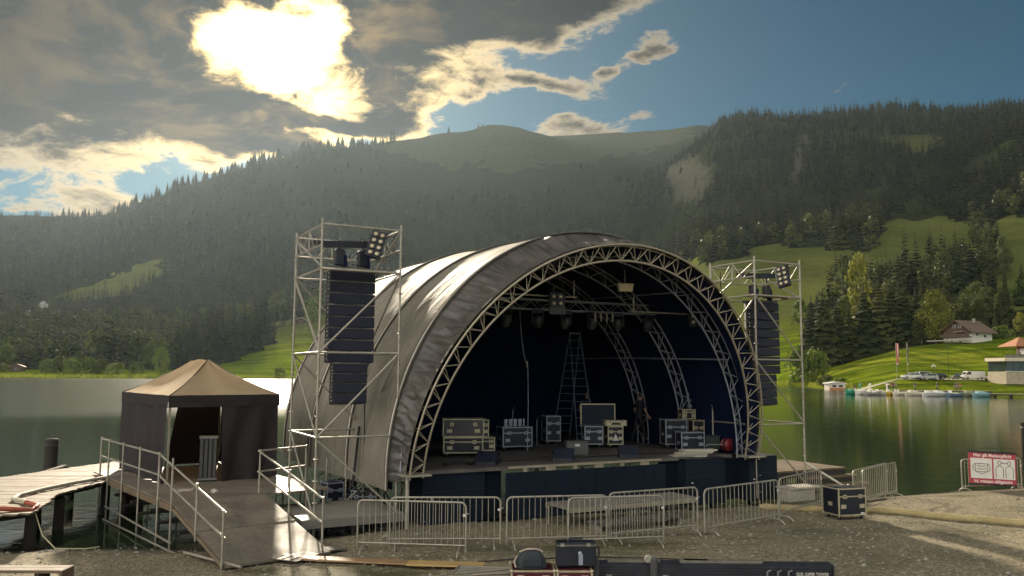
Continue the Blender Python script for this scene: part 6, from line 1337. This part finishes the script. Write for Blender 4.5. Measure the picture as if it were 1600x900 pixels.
# huts and houses on the left shore and slopes
house('boat_hut', 'small brown hut at the far left of the shore', on(32, 420, .1), .3, 6.2, 4.5, 2.6, 3.9, BROWNW, plain('rust_roof', (.22, .13, .07), .8), .5, None, [('f', 0, 1.3, 1.0, 1.0)], False, 'hut')
house('farmhouse', 'dark farmhouse with pale roof behind the shore bushes', on(180, 470, .1), -.9, 9.0, 11, 3.4, 6.6, BROWNW, plain('pale_roof', (.33, .31, .27), .6), 1.2, None, [('f', -2, 1.8, 1.2, 1.2), ('f', 1.5, 1.8, 1.2, 1.2), ('r', -2, 1.8, 1.3, 1.2), ('r', 2, 1.8, 1.3, 1.2)])
house('barn', 'small grey barn on the sunny meadow behind the left tower', on(469, 640, .0), .35, 8.5, 7, 2.4, 4.4, BROWNW, plain('pale_roof', (.33, .31, .27), .6), .8, None, [('f', 0, 1.2, 1.2, 1.0)], False, 'barn')
house('farmhouse', 'tiny pale-roofed farmhouse high in the left forest', on(66, 880, .5), .5, 9, 8, 3.5, 6.5, WHITEW, plain('pale_roof', (.33, .31, .27), .6), .8, None, [('f', -2, 1.8, 1.2, 1.2), ('f', 2, 1.8, 1.2, 1.2)], False)
house('farmhouse', 'tiny white farmhouse below the other at the far left slope', on(48, 800, .5), .2, 10, 8, 4.5, 7, WHITEW, plain('pale_roof', (.33, .31, .27), .6), .8, None, [('f', -2, 1.8, 1.2, 1.2), ('f', 2, 1.8, 1.2, 1.2)], False)

# ================================================================ SINGLE TREES
rs_ = random.Random(8)
def hpx(h, D): return h * D / FPX
TR = [  # bearing, distance, height in sight-line units, kind, variant, colour, width, label
 (1287, 300, 122, 's', 1, 0, 1.25, 'tall dark spruce right of the tower with a bush before it'), (1266, 292, 100, 's', 3, 0, 1.2, 'dark spruce closest to the right tower'), (1308, 305, 100, 's', 0, 0, 1.3, 'broad dark spruce left of the tall pale tree'), (1345, 330, 145, 'b', 2, 1, .62, 'tall pale slender tree above the dark shore spruces'), (1328, 305, 92, 's', 2, 0, 1.3, 'shorter dark spruce under the pale slender tree'), (1352, 308, 110, 's', 1, 0, 1.2, 'dark spruce below the pale slender tree, right side'),
 (1375, 310, 116, 's', 0, 0, 1.2, 'pointed dark spruce left of the red flag'), (1395, 312, 108, 's', 3, 0, 1.25, 'dark spruce behind the red flag'), (1414, 314, 98, 's', 1, 0, 1.3, 'dark spruce behind the dark flag'), (1434, 318, 92, 's', 2, 0, 1.35, 'dark spruce left of the yellow tree'), (1462, 292, 84, 'b', 1, 1, .85, 'bright yellow-green tree left of the chalet'), (1440, 300, 55, 'b', 0, 2, 1.0, 'dull green tree left below the yellow tree'),
 (1315, 640, 62, 's', 1, 0, 1.5, 'lone dark spruce on the open meadow'), (1556, 520, 90, 's', 2, 0, 1.1, 'tall pale-topped spruce on the right meadow edge'), (1573, 500, 72, 'b', 2, 2, .7, 'slender tree with bare trunk on the right meadow'), (1556, 310, 46, 's', 2, 0, .75, 'narrow dark conifer right of the chalet'), (1567, 312, 50, 's', 2, 0, .75, 'second narrow conifer right of the chalet'), (1596, 300, 34, 'b', 0, 1, 1.1, 'round bright tree at the right edge above the restaurant'),
 (1487, 320, 48, 's', 0, 0, 1.2, 'dark spruce behind the chalet gable'), (1508, 330, 60, 'b', 1, 2, .9, 'olive tree rising behind the chalet roof'), (1532, 330, 55, 'b', 2, 2, 1.0, 'dark leafy tree behind the chalet right side'), (1408, 430, 92, 's', 1, 0, 1.3, 'left one of the tall dark spruce pair above the shore wood'), (1428, 435, 88, 's', 3, 0, 1.3, 'right one of the tall dark spruce pair above the shore wood'), (1503, 430, 92, 's', 0, 0, 1.2, 'pale-tipped spruce above the chalet'), (1522, 440, 95, 's', 1, 0, 1.35, 'broad dark spruce right above the chalet'), (1478, 440, 80, 'b', 0, 2, .9, 'leafy tree left of the spruces above the chalet'), (1455, 430, 80, 's', 2, 0, 1.2, 'narrow spruce above the yellow tree'),
 (255, 400, 44, 'b', 1, 0, .80, 'upright green willow at the shore left of the tent'), (240, 455, 46, 'b', 0, 0, .95, 'bright round-topped tree behind the willow'), (262, 470, 40, 'b', 1, 0, .8, 'second bright tree behind the willow'), (214, 470, 40, 'b', 2, 2, .8, 'dull slender tree right of the farmhouse'), (192, 480, 42, 'b', 0, 2, .9, 'dull broad tree behind the farmhouse'), (122, 440, 26, 'b', 0, 0, .9, 'small sunlit tree behind the shore bushes'), (12, 450, 40, 'b', 1, 0, 1.0, 'bright leafy tree at the far left edge'), (38, 470, 38, 'b', 0, 2, 1.0, 'leafy tree right behind the brown hut'), (490, 640, 42, 'b', 1, 0, 1.0, 'round sunlit tree beside the small barn'),
]
for px, D, h, k, v, c_, w_, l_ in TR: tree('spruce' if k == 's' else 'broadleaf_tree', l_, on(px, D, -.3), hpx(h, D), 'spruce' if k == 's' else 'b', v, c_, w_)
for i in range(52):
    px = rs_.uniform(276, 418); D = 470 + (px - 276) * .55 + rs_.uniform(-18, 70); tree('spruce', 'dark spruce in the dense stand behind the tent', on(px, D, -.4), rs_.uniform(27, 36) * (.8 if px < 300 else 1), 'spruce', i, 0, rs_.uniform(.8, 1.1), 'spruces of the dense stand behind the tent')
for i in range(22):
    px = rs_.uniform(1395, 1625); D = rs_.uniform(325, 405); b_ = rs_.random() < .5
    tree('broadleaf_tree' if b_ else 'spruce', 'shaded leafy tree in the wood above the chalet' if b_ else 'shaded spruce in the wood above the chalet', on(px, D, -.4), rs_.uniform(11, 17) if b_ else rs_.uniform(14, 22), 'b' if b_ else 'spruce', i, (2, 0, 2)[i % 3], rs_.uniform(.8, 1.15), 'leafy trees in the wood above the chalet' if b_ else 'spruces in the wood above the chalet')
for i in range(26):
    px = rs_.uniform(1250, 1445); D = rs_.uniform(318, 400); b_ = i % 3 == 0
    tree('broadleaf_tree' if b_ else 'spruce', 'leafy tree in the dark wood behind the flags' if b_ else 'spruce in the dark wood behind the flags', on(px, D, -.4), rs_.uniform(12, 17) if b_ else rs_.uniform(16, 23), 'b' if b_ else 'spruce', i, (2, 0)[i % 2], rs_.uniform(.95, 1.25), 'leafy trees in the dark wood behind the flags' if b_ else 'spruces in the dark wood behind the flags')
for i in range(34):
    px = rs_.uniform(-10, 275); D = rs_.uniform(455, 560); b_ = rs_.random() < .6
    tree('broadleaf_tree' if b_ else 'spruce', 'leafy tree at the foot of the left forest' if b_ else 'spruce at the foot of the left forest', on(px, D, -.4), rs_.uniform(10, 17) if b_ else rs_.uniform(15, 24), 'b' if b_ else 'spruce', i, (0, 2, 2)[i % 3], rs_.uniform(.8, 1.1), 'leafy trees at the foot of the left forest' if b_ else 'spruces at the foot of the left forest')
BU = [(80, 408, 20, 26, 'round pale bush at the left of the shore row'), (98, 412, 22, 26, 'tall bush second in the left shore row'), (116, 398, 22, 30, 'round green bush third in the left shore row'), (142, 400, 23, 36, 'wide bush in the middle of the left shore row'), (162, 402, 20, 26, 'bush right of the wide one in the shore row'), (184, 396, 16, 32, 'low wide bush right in the shore row'), (217, 398, 17, 22, 'small bush left of the willow'), (8, 410, 12, 20, 'low bush at the far left edge of the shore'),
      (1248, 268, 52, 44, 'pale leafy bush behind the right tower'), (1272, 262, 48, 44, 'large leafy bush right of the right tower'), (1290, 232, 14, 30, 'low dark hedge below the kiosk'), (1312, 226, 9, 24, 'low hedge right of the kiosk'), (1566, 288, 19, 32, 'trimmed round bush right of the chalet'), (500, 420, 12, 16, 'small shore bush behind the left tower'), (440, 408, 14, 20, 'small bush on the bright shore right of the tent')]
for i, (px, D, h, w_, l_) in enumerate(BU):
    o = link(bpy.data.objects.new('bush', BUSH[i % 3])); tag(o, l_, 'bush'); o.location = on(px, D, .3); s_ = hpx(h, D) / 4.0; o.scale = (hpx(w_, D) / 6.4, hpx(w_, D) / 6.4, s_); o.rotation_euler = (0, 0, i)
# reeds along the far shore
m = MB(); rg = random.Random(2)
for i in range(2600):
    px = rg.choice((rg.uniform(-60, 620), rg.uniform(-60, 620), rg.uniform(1080, 1330))); t_ = (px - 800) / FPX
    ds = np.arange(200, 430, 1.0); zz_ = ground_z(t_ * ds, ds); k = int(np.argmax(zz_ > WATER_Z)); D = ds[k] + rg.uniform(-.5, 9); x = t_ * D; z = max(gz(x, D), WATER_Z) - .1; h = rg.uniform(.5, 1.5); w_ = rg.uniform(.12, .4); a = rg.uniform(-.5, .5)
    m.add([(x - w_, D, z), (x + w_, D, z), (x + w_ * .3 + a * .3, D + .1, z + h), (x - w_ * .3 + a * .3, D + .1, z + h * .9)], [(0, 1, 2, 3)])
tag(m.obj('shore_reeds', leafy('reed', (.10, .13, .015), (.22, .24, .03), .5)), 'bright reeds along the far shore', 'reeds', kind='stuff')
# ---------------------------------------------------------------- haze: one closed box of even air round everything
hz = MB().box((0, 900, 345), (6400, 4300, 702)).obj('haze', bpy.data.materials.new('haze')); tag(hz, 'thin sunlit haze hanging over the lake and hills', 'haze', kind='stuff')
hm = hz.data.materials[0]; hm.use_nodes = True; ht = hm.node_tree; ht.nodes.clear()
pv = ht.nodes.new('ShaderNodeVolumePrincipled'); pv.inputs['Density'].default_value = HAZE_DENSITY; pv.inputs['Anisotropy'].default_value = HAZE_G; pv.inputs['Color'].default_value = (0.64, 0.80, 0.96, 1)
ho = ht.nodes.new('ShaderNodeOutputMaterial'); ht.links.new(pv.outputs[0], ho.inputs['Volume'])
